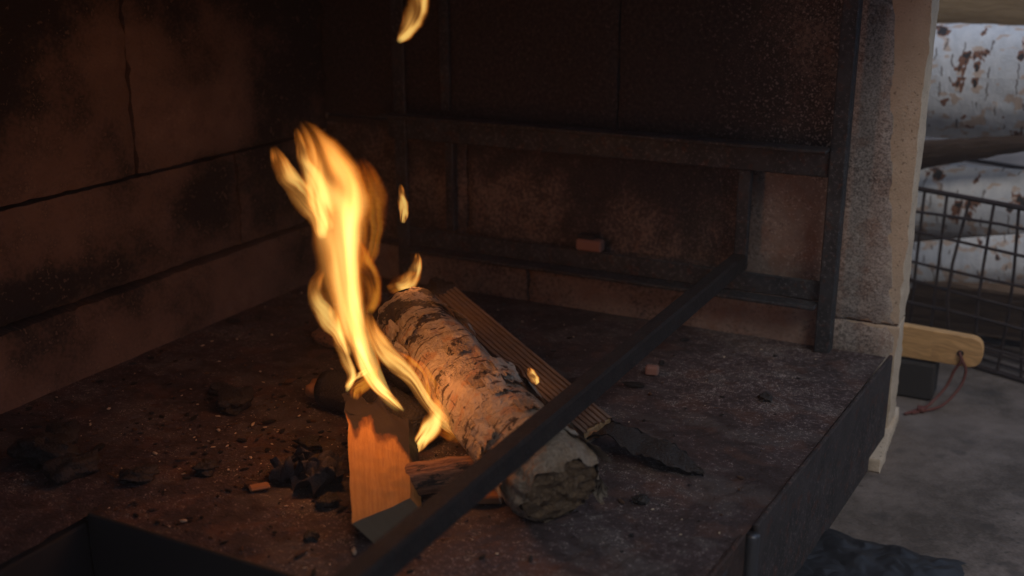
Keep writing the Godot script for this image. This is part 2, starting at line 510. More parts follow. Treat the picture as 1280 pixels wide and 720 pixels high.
	T.hearth_height = grey(1024, 1024, func(u, v): return 0.5 + 0.5 * n1.get_noise_2d(u * 60.0, v * 70.0) + 0.25 * n2.get_noise_2d(u * 300.0, v * 300.0))
	# patio concrete, tiles over 1.6 m
	T.patio = picture(1024, 1024, func(u, v):
		var a := wrap_noise(n1, u, v, 7.0, 33.0)
		var b := wrap_noise(n1, u, v, 40.0, 63.0)
		var g := wrap_noise(n2, u, v, 260.0, 5.0)
		var c := Color(0.088, 0.070, 0.058).lerp(Color(0.205, 0.166, 0.142), clampf(0.5 + a * 1.1 + b * 0.5 + g * 0.2, 0, 1))
		c = c.lerp(Color(0.055, 0.048, 0.044), smoothstep(0.22, 0.5, wrap_noise(n1, u, v, 16.0, 95.0) + b * 0.25) * 0.6)
		return c.lerp(Color(0.05, 0.045, 0.04), smoothstep(0.46, 0.56, wrap_noise(n1, u, v, 75.0, 15.0)) * 0.6))
	T.pores = grey(512, 512, func(u, v): return 0.55 + 0.5 * wrap_noise(n1, u, v, 26.0, 3.0) + 0.3 * wrap_noise(n2, u, v, 110.0, 8.0))
	# blackened steel with rust and pale scale, tiles
	T.steel = picture(512, 512, func(u, v):
		var a := wrap_noise(n1, u, v, 6.0, 21.0)
		var b := wrap_noise(n1, u, v, 34.0, 51.0)
		var g := wrap_noise(n2, u, v, 130.0, 5.0)
		var c := Color(0.030, 0.033, 0.038).lerp(Color(0.060, 0.064, 0.072), clampf(0.5 + a + b * 0.5, 0, 1))
		c = c.lerp(Color(0.085, 0.043, 0.032), smoothstep(0.20, 0.44, wrap_noise(n1, u, v, 13.0, 83.0) + b * 0.3) * 0.6)
		return c.lerp(Color(0.26, 0.27, 0.28), smoothstep(0.52, 0.66, b + g * 0.5) * 0.55))
	# bark of the burning birch: u along (0.5 m), v round (0.35 m)
	T.fire_bark = picture(1024, 720, func(u, v):
		var x: float = u * 0.5
		var y: float = v * 0.35
		var big := n1.get_noise_2d(x * 9.0, y * 12.0)
		var mid := n1.get_noise_2d(x * 60.0 + n1.get_noise_2d(x * 20.0, y * 20.0) * 2.0, y * 34.0)
		var fine := n1.get_noise_2d(x * 190.0, y * 130.0)
		var c := Color(0.29, 0.25, 0.205).lerp(Color(0.44, 0.395, 0.335), clampf(0.5 + mid * 0.9 + big * 0.5, 0, 1))
		c = c.lerp(Color(0.36, 0.225, 0.145), smoothstep(0.12, 0.36, n1.get_noise_2d(x * 26.0 + 5.0, y * 18.0 + 9.0) + fine * 0.2) * 0.75)
		# lenticels and cracks run round the stem, flaking plates between them
		var lent := n1.get_noise_2d(x * 95.0, y * 15.0 + 60.0)
		c = c.lerp(Color(0.085, 0.058, 0.045), smoothstep(0.36, 0.46, lent + big * 0.2))
		var crack := absf(n1.get_noise_2d(x * 34.0 + 31.0 + fine * 0.5, y * 30.0))
		c = c.lerp(Color(0.045, 0.033, 0.028), smoothstep(0.045, 0.012, crack) * smoothstep(-0.15, 0.2, n1.get_noise_2d(x * 14.0, y * 14.0 + 77.0)))
		c = c.lerp(Color(0.17, 0.125, 0.085).lerp(Color(0.27, 0.215, 0.155), clampf(0.5 + fine, 0, 1)), smoothstep(0.085, 0.045, x + mid * 0.03 + fine * 0.02) * 0.8)
		var scorch := n1.get_noise_2d(x * 18.0 + 45.0, y * 14.0) + mid * 0.4 + fine * 0.2 + smoothstep(0.36, 0.46, x) * 0.35
		return c.lerp(Color(0.028, 0.022, 0.020), smoothstep(0.36, 0.48, scorch) * 0.9))
	T.bark_height = grey(1024, 720, func(u, v):
		var x: float = u * 0.5
		var y: float = v * 0.35
		var fine := n1.get_noise_2d(x * 190.0, y * 130.0)
		var crack := absf(n1.get_noise_2d(x * 34.0 + 31.0 + fine * 0.5, y * 30.0))
		return 0.45 + 0.45 * n1.get_noise_2d(x * 60.0 + n1.get_noise_2d(x * 20.0, y * 20.0) * 2.0, y * 34.0) + 0.2 * fine - 0.4 * smoothstep(0.05, 0.01, crack))
	# white birch bark: u along (0.6 m), v round (0.65 m)
	T.white_bark = picture(1024, 1024, func(u, v):
		var x: float = u * 0.6
		var y: float = v * 0.65
		var big := n1.get_noise_2d(x * 7.0, y * 7.0 + 14.0)
		var mid := n1.get_noise_2d(x * 44.0, y * 20.0)
		var c := Color(0.64, 0.645, 0.66).lerp(Color(0.80, 0.79, 0.79), clampf(0.5 + mid * 0.8 + big * 0.7, 0, 1))
		c = c.lerp(Color(0.60, 0.42, 0.30), smoothstep(0.14, 0.40, n1.get_noise_2d(x * 20.0 + 55.0, y * 26.0) + mid * 0.35) * 0.8)
		# thin dark lenticels round the stem, each of its own length
		var cell := Vector2(floor(x * 62.0), floor(y * 17.0 + 0.61 * floor(x * 62.0)))
		var pick := absf(fposmod(sin(cell.x * 12.9898 + cell.y * 78.233) * 43758.5453, 1.0))
		var fx := absf(fposmod(x * 62.0 + n1.get_noise_2d(x * 30.0, y * 40.0) * 0.25, 1.0) - 0.5)
		var fy := absf(fposmod(y * 17.0 + 0.61 * cell.x, 1.0) - 0.5)
		if pick > 0.60:
			c = c.lerp(Color(0.14, 0.10, 0.085), smoothstep(0.12, 0.06, fx) * smoothstep(0.10 + 0.38 * (pick - 0.6) / 0.4, 0.04 + 0.3 * (pick - 0.6) / 0.4, fy) * 0.85)
		var scar := n1.get_noise_2d(x * 15.0 + 91.0, y * 13.0) + mid * 0.3
		c = c.lerp(Color(0.26, 0.12, 0.075), smoothstep(0.38, 0.46, scar))
		return c.lerp(Color(0.05, 0.045, 0.045), smoothstep(0.52, 0.58, scar + n1.get_noise_2d(x * 90.0, y * 90.0) * 0.2)))
	# straight-grained wood, u along (0.5 m) v across (0.12 m); lin = base tone is tinted by the material
	T.grain = picture(1024, 256, func(u, v):
		var x: float = u * 0.5
		var y: float = v * 0.12
		var g := n1.get_noise_2d(x * 6.0, y * 190.0 + n1.get_noise_2d(x * 5.0, y * 12.0) * 3.0)
		var f := n2.get_noise_2d(x * 40.0, y * 900.0)
		var k := 0.78 + 0.30 * g + 0.10 * f
		return Color(k, k * (0.97 + 0.04 * g), k * (0.94 + 0.08 * g)))
	T.grain_height = grey(512, 256, func(u, v): return 0.5 + 0.45 * n1.get_noise_2d(u * 4.0, v * 26.0) + 0.2 * n2.get_noise_2d(u * 30.0, v * 120.0))
	# the split billet: pale wood, its far end burnt to charcoal along a ragged line; u along (0 near, 1 far), v across
	T.billet = picture(512, 256, func(u, v):
		var g := n1.get_noise_2d(u * 2.0, v * 14.0)
		var f := n2.get_noise_2d(u * 14.0, v * 90.0)
		var c := Color(0.42, 0.22, 0.070).lerp(Color(0.34, 0.165, 0.045), clampf(0.5 + g + f * 0.4, 0, 1))
		c = c.lerp(Color(0.27, 0.13, 0.05), smoothstep(0.25, 0.42, n1.get_noise_2d(u * 3.0 + 9.0, v * 30.0)) * 0.5)
		var burn: float = u - 0.74 + 0.75 * maxf(0.0, v - 0.62) + 0.09 * n2.get_noise_2d(u * 0.6, v * 3.2 + 41.0) + 0.03 * n1.get_noise_2d(u * 14.0, v * 10.0)
		c = c.lerp(Color(0.12, 0.05, 0.022), smoothstep(-0.10, -0.015, burn))
		return c.lerp(Color(0.020, 0.016, 0.015), smoothstep(-0.02, 0.02, burn)))
	# charcoal, tiles
	T.char = picture(512, 512, func(u, v):
		var a := wrap_noise(n3, u, v, 22.0, 4.0)
		var b := wrap_noise(n1, u, v, 30.0, 14.0)
		var c := Color(0.016, 0.014, 0.014).lerp(Color(0.055, 0.048, 0.045), clampf(0.4 + b, 0, 1))
		c = c.lerp(Color(0.012, 0.010, 0.010), smoothstep(-0.75, -0.95, a))
		return c.lerp(Color(0.22, 0.19, 0.175), smoothstep(0.42, 0.58, wrap_noise(n1, u, v, 48.0, 60.0)) * 0.6))
	T.char_height = grey(512, 512, func(u, v): return 0.5 - 0.5 * wrap_noise(n3, u, v, 22.0, 4.0) + 0.35 * wrap_noise(n1, u, v, 30.0, 14.0))
	# bark of twigs and the inner side of birch bark
	T.twig = picture(512, 256, func(u, v):
		var a := n1.get_noise_2d(u * 8.0, v * 26.0)
		var b := n1.get_noise_2d(u * 50.0, v * 60.0)
		var c := Color(0.12, 0.062, 0.040).lerp(Color(0.25, 0.14, 0.09), clampf(0.5 + a + b * 0.4, 0, 1))
		return c.lerp(Color(0.028, 0.022, 0.02), smoothstep(0.18, 0.34, n1.get_noise_2d(u * 6.0 + 20.0, v * 6.0) + b * 0.3)))
	# flames: u across, v from base to tip; sheets of hot soot in long streaks, thin towards the edges
	for k in 3:
		T["flame%d" % k] = picture(160, 320, func(u, v):
			var s: float = absf(u * 2.0 - 1.0)
			var e := 1.0 - s * s
			var n := n2.get_noise_2d(u * 1.3 + 17.0 * k + n2.get_noise_2d(u * 0.8, v * 1.4 + 5.0 * k) * 0.5, v * 1.3)
			var f := n2.get_noise_2d(u * 3.0 + 31.0 * k + n2.get_noise_2d(u, v * 1.6) * 0.7, v * 1.6)
			var heat := clampf(0.60 + 0.55 * n + 0.16 * f, 0, 1)
			var c := Color(1.0, 0.22, 0.010).lerp(Color(1.0, 0.60, 0.150), smoothstep(0.08, 0.85, e) * (0.30 + 0.70 * heat) * (0.15 + 0.85 * smoothstep(0.0, 0.4, 1.0 - v)))
			var a := pow(smoothstep(0.0, 0.92, e), 1.15) * (0.16 + 0.84 * smoothstep(0.12, 0.95, heat))
			a *= smoothstep(0.0, 0.12, v) * smoothstep(0.0, 0.22, 1.0 - v)
			c.a = a
			return c, true)

func make_materials() -> void:
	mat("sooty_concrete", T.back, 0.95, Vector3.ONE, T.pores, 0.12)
	mat("scorched_shaded_concrete", T.left, 0.95, Vector3.ONE, T.pores, 0.12)
	mat("cut_concrete", T.edge, 0.95, Vector3(2, 2, 2), T.pores, 0.05, true)
	mat("ashy_hearth", T.hearth, 0.92, Vector3.ONE, T.hearth_height, 0.18)
	mat("patio_concrete", T.patio, 0.93, Vector3(0.62, 0.62, 0.62), T.pores, 0.2, true)
	var s := mat("black_steel", T.steel, 0.62, Vector3(3.1, 3.1, 3.1), T.pores, 0.05, true)
	s.metallic = 0.35
	s = mat("bar_steel", T.steel, 0.8, Vector3(5.3, 5.3, 5.3), T.pores, 0.08, true)
	s.albedo_color = Color(0.66, 0.58, 0.54)
	s = mat("skirt_steel", T.steel, 0.9, Vector3(2.7, 2.7, 2.7), T.pores, 0.08, true)
	s.albedo_color = Color(0.92, 0.82, 0.78)
	s = mat("rusty_steel", T.steel, 0.75, Vector3(4.3, 4.3, 4.3), T.pores, 0.06, true)
	s.albedo_color = Color(1.0, 0.78, 0.68)
	s.metallic = 0.2
	s = plain("bare_steel", col(0.15, 0.155, 0.17), 0.5)
	s.metallic = 0.9
	mat("fire_bark", T.fire_bark, 0.85, Vector3(2, 1 / 0.35, 1), T.bark_height, 0.28)
	mat("white_bark", T.white_bark, 0.7, Vector3(1 / 0.6, 1 / 0.65, 1), T.bark_height, 0.12)
	s = mat("peeled_wood", T.grain, 0.75, Vector3(2, 1 / 0.12, 1), T.grain_height, 0.05)
	s.albedo_color = col(0.36, 0.25, 0.14)
	s = mat("split_wood", T.grain, 0.85, Vector3(2, 1 / 0.12, 1), T.grain_height, 0.25)
	s.albedo_color = col(0.27, 0.185, 0.13)
	s = mat("bark_brown", T.grain, 0.9, Vector3(2, 1 / 0.12, 1), T.grain_height, 0.3)
	s.albedo_color = col(0.115, 0.075, 0.056)
	s = mat("tan_wood", T.grain, 0.8, Vector3(2, 1 / 0.12, 1), T.grain_height, 0.1)
	s.albedo_color = col(0.40, 0.27, 0.15)
	s = mat("grey_plank", T.grain, 0.85, Vector3(2, 1 / 0.12, 1), T.grain_height, 0.12)
	s.albedo_color = col(0.20, 0.165, 0.145)
	s = mat("handle_wood", T.grain, 0.5, Vector3(2, 1 / 0.12, 1), T.grain_height, 0.03)
	s.albedo_color = col(0.78, 0.46, 0.20)
	s = mat("end_grain", T.grain, 0.9, Vector3(9, 14, 1), T.grain_height, 0.1)
	s.albedo_color = col(0.42, 0.34, 0.24)
	s = mat("splinter_wood", T.grain, 0.9, Vector3(7, 5, 1), T.bark_height, 0.5)
	s.albedo_color = col(0.25, 0.175, 0.11)
	mat("billet_wood", T.billet, 0.8)
	mat("charcoal", T.char, 0.7, Vector3(9, 9, 9), T.char_height, 0.35, true)
	mat("twig_bark", T.twig, 0.9, Vector3(3, 1, 1), T.grain_height, 0.2)
	plain("brick_crumb", col(0.27, 0.15, 0.12), 0.95)
	plain("wood_chip", col(0.27, 0.135, 0.065), 0.9)
	plain("leather", col(0.13, 0.035, 0.025), 0.6)
	plain("black_film", col(0.014, 0.015, 0.018), 0.5)
	plain("rusty_wire", col(0.040, 0.024, 0.020), 0.7)
	plain("soot_iron", col(0.016, 0.014, 0.013), 0.9)
	plain("shadow_block_tone", col(0.032, 0.027, 0.025), 0.9)
	mat("burnt_paper", T.char, 0.75, Vector3(12, 12, 12), T.char_height, 0.08, true).albedo_color = Color(1.25, 1.25, 1.3)
	plain("render", col(0.36, 0.34, 0.31), 0.95)
	plain("added_fence_board", col(0.20, 0.15, 0.11), 0.85)

func flame_material(k: int, opacity: float) -> StandardMaterial3D:
	var key := "flame_%d_%d" % [k, int(opacity * 100)]
	if not M.has(key):
		var m := StandardMaterial3D.new()
		m.resource_name = key
		m.transparency = BaseMaterial3D.TRANSPARENCY_ALPHA
		m.albedo_color = Color(0, 0, 0, 0.11)
		m.albedo_texture = T["flame%d" % k]
		m.roughness = 1.0
		m.specular_mode = BaseMaterial3D.SPECULAR_DISABLED
		m.emission_enabled = true
		m.emission = Color.WHITE if opacity >= 0.3 else Color(1.0, 0.78, 0.50)
		m.emission_operator = BaseMaterial3D.EMISSION_OP_MULTIPLY
		m.emission_texture = T["flame%d" % k]
		m.emission_energy_multiplier = FLAME_GLOW * opacity / 0.11 / EXPOSURE
		M[key] = m
	return M[key]

func tongue(d: Array, base: Vector3) -> ArrayMesh:
	# a closed, lens-shaped sheet swept along its points
	var raw: Array = d[4]
	var pts := []
	var ws := []
	for i in range(0, raw.size(), 4):
		pts.append(Vector3(raw[i], raw[i + 1], raw[i + 2]) - base)
		ws.append(raw[i + 3])
	var steps := 36
	var path := smooth_path(pts, steps)
	var total := 0.0
	var at := [0.0]
	for i in pts.size() - 1:
		total += (pts[i + 1] - pts[i]).length()
		at.append(total)
	var across := Vector3(cos(deg_to_rad(27.0 + d[2])), 0, -sin(deg_to_rad(27.0 + d[2])))
	var sides := 20
	var seed_ := absf(raw[0] * 91.0 + raw[1] * 57.0)
	return grid(sides, steps, func(a, b):
		var run: float = b * total
		var k := 0
		while k < at.size() - 2 and at[k + 1] < run:
			k += 1
		var w := lerpf(ws[k], ws[k + 1], smoothstep(at[k], at[k + 1], run)) * 1.16
		var i := int(round(b * steps))
		var dir: Vector3 = (path[mini(i + 1, steps)] - path[maxi(i - 1, 0)]).normalized()
		var side := (across - dir * across.dot(dir)).normalized()
		var deep := side.cross(dir)
		var t: float = TAU * a
		var ripple := 1.0 + 0.16 * n1.get_noise_2d(cos(t) * 0.7 + seed_, b * 4.0)
		var fold := 0.35 * w * n1.get_noise_2d(cos(t) * 1.1 + seed_ * 2.0, b * 3.0)
		return path[i] + side * cos(t) * w * ripple + deep * (sin(t) * w * d[3] + fold), func(a, b): return Vector2(0.5 + 0.5 * cos(TAU * a), b), null)

func firelight(called: String, at: Vector3, energy: float, size: float, parent: Node3D) -> void:
	var l := OmniLight3D.new()
	l.name = called
	l.light_color = Color(1.0, 0.61, 0.33)
	l.light_energy = energy / EXPOSURE
	l.light_size = size
	l.omni_range = 6.0
	l.omni_attenuation = 2.0
	l.shadow_enabled = true
	parent.add_child(l, true)
	l.position = at - parent.position

func _ready() -> void:
	rng.seed = 7
	for n in [n1, n2, n3]:
		n.frequency = 1.0
		n.seed = 11
	n1.noise_type = FastNoiseLite.TYPE_SIMPLEX_SMOOTH
	n1.fractal_type = FastNoiseLite.FRACTAL_FBM
	n1.fractal_octaves = 4
	n2.noise_type = FastNoiseLite.TYPE_SIMPLEX
	n2.fractal_type = FastNoiseLite.FRACTAL_NONE
	n3.noise_type = FastNoiseLite.TYPE_CELLULAR
	n3.fractal_type = FastNoiseLite.FRACTAL_NONE
	n3.cellular_return_type = FastNoiseLite.RETURN_DISTANCE2_SUB

	# ------------------------------------------------------------ camera, sky, sun, exposure
	var cam := Camera3D.new()
	cam.name = "camera"
	var lens := CameraAttributesPhysical.new()
	lens.frustum_focal_length = 47.13
	lens.frustum_near = 0.05
	lens.frustum_far = 400.0
	lens.exposure_aperture = 3.7
	lens.frustum_focus_distance = 1.48
	cam.attributes = lens
	add_child(cam)
	cam.rotation_order = EULER_ORDER_YXZ
	cam.position = Vector3(0, 0.62, 0)
	cam.rotation_degrees = Vector3(-17.3, 27.46, -0.06)
	cam.fov = 28.57
	cam.far = 400.0
	cam.current = true
	var env := Environment.new()
	env.background_mode = Environment.BG_SKY
	var sky := Sky.new()
	var sm := ProceduralSkyMaterial.new()
	sm.sky_top_color = Color(0.64, 0.73, 0.88)
	sm.sky_horizon_color = Color(0.82, 0.87, 0.94)
	sm.sky_curve = 0.25
	sm.ground_bottom_color = Color(0.30, 0.29, 0.28)
	sm.ground_horizon_color = Color(0.55, 0.55, 0.56)
	sm.sun_angle_max = 1.0
	sky.sky_material = sm
	env.sky = sky
	env.background_energy_multiplier = SKY_ENERGY
	env.tonemap_mode = Environment.TONE_MAPPER_LINEAR
	env.tonemap_exposure = EXPOSURE
	env.fog_enabled = true          # thin wood smoke, spread everywhere as haze to lift the blacks
	env.fog_density = 0.018
	env.fog_light_color = Color(0.9, 0.9, 0.92)
	env.sdfgi_enabled = true
	env.ssao_enabled = true
	env.ssil_enabled = true
	var we := WorldEnvironment.new()
	we.name = "world"
	we.environment = env
	add_child(we)
	var sun := DirectionalLight3D.new()
	sun.name = "sun"
	sun.light_energy = 0.5
	sun.light_angular_distance = 20.0
	sun.light_color = Color(1.0, 0.97, 0.93)
	sun.shadow_enabled = true
	add_child(sun)
	sun.look_at_from_position(Vector3(3.0, 4.0, 1.3), Vector3(0, 0, -1.6))

	make_textures()
	make_materials()

	# ------------------------------------------------------------ the ground and the walls
	var g := part("patio_ground", grid(60, 60, func(a, b): return Vector3((a - 0.5) * 80.0, -0.15, (b - 0.5) * 80.0 - 1.0), func(a, b): return Vector2(a, b), Vector3.UP), M.patio_concrete, self)
	g.set_meta("kind", "structure")
	build_back_wall()
	build_left_wall()
	build_added_hood()
	build_sky_blockers()
	build_hearth()
	build_frame()
	build_fuel()
	build_fire()
	build_debris()
	build_basket()
	build_patio_things()

func build_back_wall() -> void:
	var w := thing("back_wall", "sooty concrete slab wall behind the steel frame, pale at its right end", "wall", Vector3(-0.76, -0.15, -1.735))
	var uv := func(x: float, y: float) -> Vector2: return Vector2((x + 1.30) / 1.10, (y + 0.16) / 0.84)
	var k := 1
	# rows: [y0, y1, front z, joints from left to right]
	for row in [[-0.15, 0.066, -1.712, [-1.34, -0.86, -0.345]], [-0.15, 0.042, -1.735, [-0.341, -0.236]], [0.070, 0.296, -1.735, [-1.34, -0.995, -0.345]], [0.300, 0.74, -1.735, [-1.34, -0.707, -0.345]], [0.044, 0.74, -1.735, [-0.341, -0.238]]]:
		var js: Array = row[3]
		for i in js.size() - 1:
			var a: float = js[i] + (0.002 if i else 0.0)
			var b: float = js[i + 1] - (0.002 if i < js.size() - 2 else 0.0)
			var size := Vector3(b - a, row[1] - row[0], row[2] + 1.80)
			var at := Vector3((a + b) / 2, (row[0] + row[1]) / 2, (row[2] - 1.80) / 2)
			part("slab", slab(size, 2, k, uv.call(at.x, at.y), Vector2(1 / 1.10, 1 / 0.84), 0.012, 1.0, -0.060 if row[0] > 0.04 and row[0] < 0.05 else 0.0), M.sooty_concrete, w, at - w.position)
			k += 1
	for row in [[-0.15, 0.042, -1.735, -0.236], [0.044, 0.74, -1.735, -0.236]]:
		# the pale cut end of the wall, its front arris broken back 3 mm
		var size := Vector3(0.080, row[1] - row[0] - 0.001, row[2] + 1.80 - 0.003)
		var at := Vector3(row[3] + 0.006 - 0.040, (row[0] + row[1]) / 2, (row[2] - 0.003 - 1.80) / 2 - 0.001)
		part("cut_edge", slab(size, 0, k, Vector2.ZERO, Vector2.ONE, 0.004, 0.3), M.cut_concrete, w, at - w.position)
		k += 1
	part("foot_slab", slab(Vector3(0.05, 0.022, 0.22), 0, 77, Vector2.ZERO, Vector2.ONE, 0.004, 0.3), M.cut_concrete, w, Vector3(-0.248, -0.1395, -1.725) - w.position, Basis(Vector3.UP, 0.05))

func build_left_wall() -> void:
	var w := thing("side_wall", "concrete slab wall left of the fire, soot-stained with firelight falloff painted in, with deep joints", "wall", Vector3(-1.29, -0.15, -1.0))
	var uv := func(z: float, y: float) -> Vector2: return Vector2((z + 1.76) / 1.16, (y + 0.02) / 0.70)
	var k := 30
	for row in [[-0.15, 0.105, -1.270, [-1.735, -0.90, -0.2]], [0.109, 0.266, -1.290, [-1.735, -1.472, -0.83, -0.2]], [0.272, 0.74, -1.290, [-1.735, -1.25, -0.70, -0.2]]]:
		var js: Array = row[3]
		for i in js.size() - 1:
			var a: float = js[i] + 0.003
			var b: float = js[i + 1] - 0.003
			var size := Vector3(row[2] + 1.40, row[1] - row[0], b - a)
			var at := Vector3((row[2] - 1.40) / 2, (row[0] + row[1]) / 2, (a + b) / 2)
			part("slab", slab(size, 0, k, uv.call(at.z, at.y), Vector2(1 / 1.16, 1 / 0.70)), M.scorched_shaded_concrete, w, at - w.position)
			k += 1
	part("backing", box(Vector3(0.05, 0.89, 1.60), 0.003), M.scorched_shaded_concrete, w, Vector3(-1.43, 0.295, -1.0) - w.position)

func build_added_hood() -> void:
	# unseen low slab, added above the hearth: it keeps the sky out of the firebox
	var h := thing("added_hood", "unseen concrete slab added over the hearth to keep the sky out", "hood", Vector3(-0.80, 0.745, -1.25))
	part("added_hood_slab", box(Vector3(1.44, 0.08, 2.30), 0.005), M.cut_concrete, h, Vector3(0.06, 0.04, 0.54))
	part("unseen_chimney", box(Vector3(0.7, 1.2, 0.6), 0.005), M.cut_concrete, h, Vector3(-0.1, 0.68, -0.1))

func build_sky_blockers() -> void:
	# unseen fence and wall, added to keep low sky off the hearth
	var f := thing("added_fence", "unseen brown board fence added at the right to block low sky", "fence", Vector3(3.2, -0.15, -1.0))
	for i in 34:
		part("board", box(Vector3(0.03, 1.3 + 0.02 * (i % 3), 0.19), 0.004, 1), M.added_fence_board, f, Vector3(0.004 * (i % 2), 0.66, -4.0 + i * 0.196))
	for y in [0.35, 1.0]:
		part("added_fence_rail", box(Vector3(0.05, 0.08, 6.7), 0.004, 2), M.added_fence_board, f, Vector3(0.045, y, -0.77))
	var h := thing("added_garden_wall", "unseen plain rendered wall added facing the hearth to block low sky", "wall", Vector3(0.4, -0.15, 2.3))
	part("wall", box(Vector3(5.2, 1.6, 0.2), 0.01), M.render, h, Vector3(0, 0.8, 0))

func build_hearth() -> void:
	var t := thing("hearth_tray", "dark steel hearth plate covered in ash, with a deep skirt on its right", "hearth", Vector3(-0.76, -0.15, -1.26))
	var o := t.position
	part("ash_floor", grid(150, 140, func(a, b):
		var z: float = lerpf(-1.713, -0.79, b)
		var right := lerpf(-0.236, -0.292, clampf((z + 1.735) / 0.945, 0, 1)) - 0.004
		var x: float = lerpf(-1.277, right, a)
		var rim := minf(minf(a, 1.0 - a), b)
		var y := 0.0045 * n1.get_noise_2d(x * 7.0, z * 7.0) + 0.0032 * n1.get_noise_2d(x * 34.0, z * 40.0 + 7.0)
		return Vector3(x, y * smoothstep(0.0, 0.05, rim), z) - o, func(a, b):
			var z: float = lerpf(-1.713, -0.79, b)
			var right := lerpf(-0.236, -0.292, clampf((z + 1.735) / 0.945, 0, 1))
			return Vector2((lerpf(-1.277, right, a) + 1.30) / 1.08, (z + 1.75) / 1.0), Vector3.UP), M.ashy_hearth, t)
	part("base_plate", box(Vector3(1.0, 0.006, 0.90), 0.001), M.black_steel, t, Vector3(-0.78, -0.014, -1.25) - o)
	# the right skirt in two lengths, a bare steel leg between them
	var lay := func(called: String, z0: float, z1: float, shift: float, top: float, m: Material) -> void:
		var p0 := Vector3(lerpf(-0.232, -0.292, (z0 + 1.735) / 0.945) + shift, 0, z0)
		var p1 := Vector3(lerpf(-0.232, -0.292, (z1 + 1.735) / 0.945) + shift, 0, z1)
		part(called, box(Vector3((p1 - p0).length(), top + 0.15, 0.006), 0.0015), m, t, (p0 + p1) / 2 + Vector3(0, (top - 0.15) / 2, 0) - o, aim(p0, p1))
	lay.call("side_skirt", -1.71, -1.10, 0.0, 0.006, M.skirt_steel)
	lay.call("side_skirt", -1.08, -0.785, -0.006, 0.004, M.rusty_steel)
	part("leg", tube([Vector3(-0.273, -0.15, -1.09) - o, Vector3(-0.273, -0.002, -1.09) - o], [0.009], 12), M.bare_steel, t)
	part("front_skirt", box(Vector3(0.655, 0.158, 0.006), 0.0015), M.soot_iron, t, Vector3(-0.616, -0.0745, -0.787) - o)
	part("ash_floor", grid(30, 30, func(a, b):
		var x: float = lerpf(-1.277, -0.946, a)
		var z: float = lerpf(-0.79, -0.40, b)
		return Vector3(x, (0.0045 * n1.get_noise_2d(x * 7.0, z * 7.0) + 0.0032 * n1.get_noise_2d(x * 34.0, z * 40.0 + 7.0)) * smoothstep(0.0, 0.05, a), z) - o, func(a, b): return Vector2((lerpf(-1.277, -0.946, a) + 1.30) / 1.08, 1.0 - absf(0.39 * b - 0.04)), Vector3.UP), M.ashy_hearth, t)
	part("ash_bank", box(Vector3(0.33, 0.14, 0.388), 0.002), M.soot_iron, t, Vector3(-1.112, -0.0795, -0.594) - o)

func build_frame() -> void:
	var f := thing("iron_rack", "black angle-iron rack of posts and rails against the back wall", "rack", Vector3(-0.72, 0, -1.70))
	var o := f.position
	var bar := func(called: String, a: Vector3, b: Vector3) -> void:
		part(called, box((b - a).abs(), 0.0018, (b - a).abs().max_axis_index()), M.black_steel, f, (a + b) / 2 - o)
	# right post: an L of two flanges
	bar.call("post", Vector3(-0.346, 0.0, -1.690), Vector3(-0.322, 0.74, -1.684))
	bar.call("post_flange", Vector3(-0.328, 0.0, -1.7105), Vector3(-0.322, 0.74, -1.6905))
	bar.call("post", Vector3(-1.112, 0.0, -1.690), Vector3(-1.088, 0.74, -1.684))
	bar.call("post_flange", Vector3(-1.112, 0.0, -1.7105), Vector3(-1.106, 0.74, -1.6905))
	bar.call("back_post", Vector3(-1.035, 0.325, -1.729), Vector3(-1.018, 0.74, -1.718))
	# upper rail: upright flange and top flange
	bar.call("upper_rail", Vector3(-1.13, 0.274, -1.697), Vector3(-0.3470, 0.313, -1.691))
	bar.call("upper_rail_flange", Vector3(-1.13, 0.3135, -1.697), Vector3(-0.3470, 0.3195, -1.664))
	bar.call("lower_rail", Vector3(-1.10, 0.078, -1.7045), Vector3(-0.3470, 0.110, -1.6985))
	bar.call("lower_rail_flange", Vector3(-1.10, 0.0715, -1.6985), Vector3(-0.3470, 0.0775, -1.667))
	# short struts between the rails
	bar.call("strut", Vector3(-0.487, 0.111, -1.7125), Vector3(-0.466, 0.2735, -1.7000))
	bar.call("strut", Vector3(-1.020, 0.111, -1.7205), Vector3(-1.004, 0.2735, -1.7045))
	var b := thing("steel_bar", "thick blackened steel bar crossing diagonally in front of the birch log", "bar", Vector3(-0.478, 0, -1.16))
	part("bar", box(Vector3(0.024, 0.027, 1.10), 0.003, 2), M.bar_steel, b, Vector3(0, 0.1242, -0.0))
	part("prop", box(Vector3(0.024, 0.26, 0.024), 0.003, 1), M.black_steel, b, Vector3(0, -0.0195, 0.535))

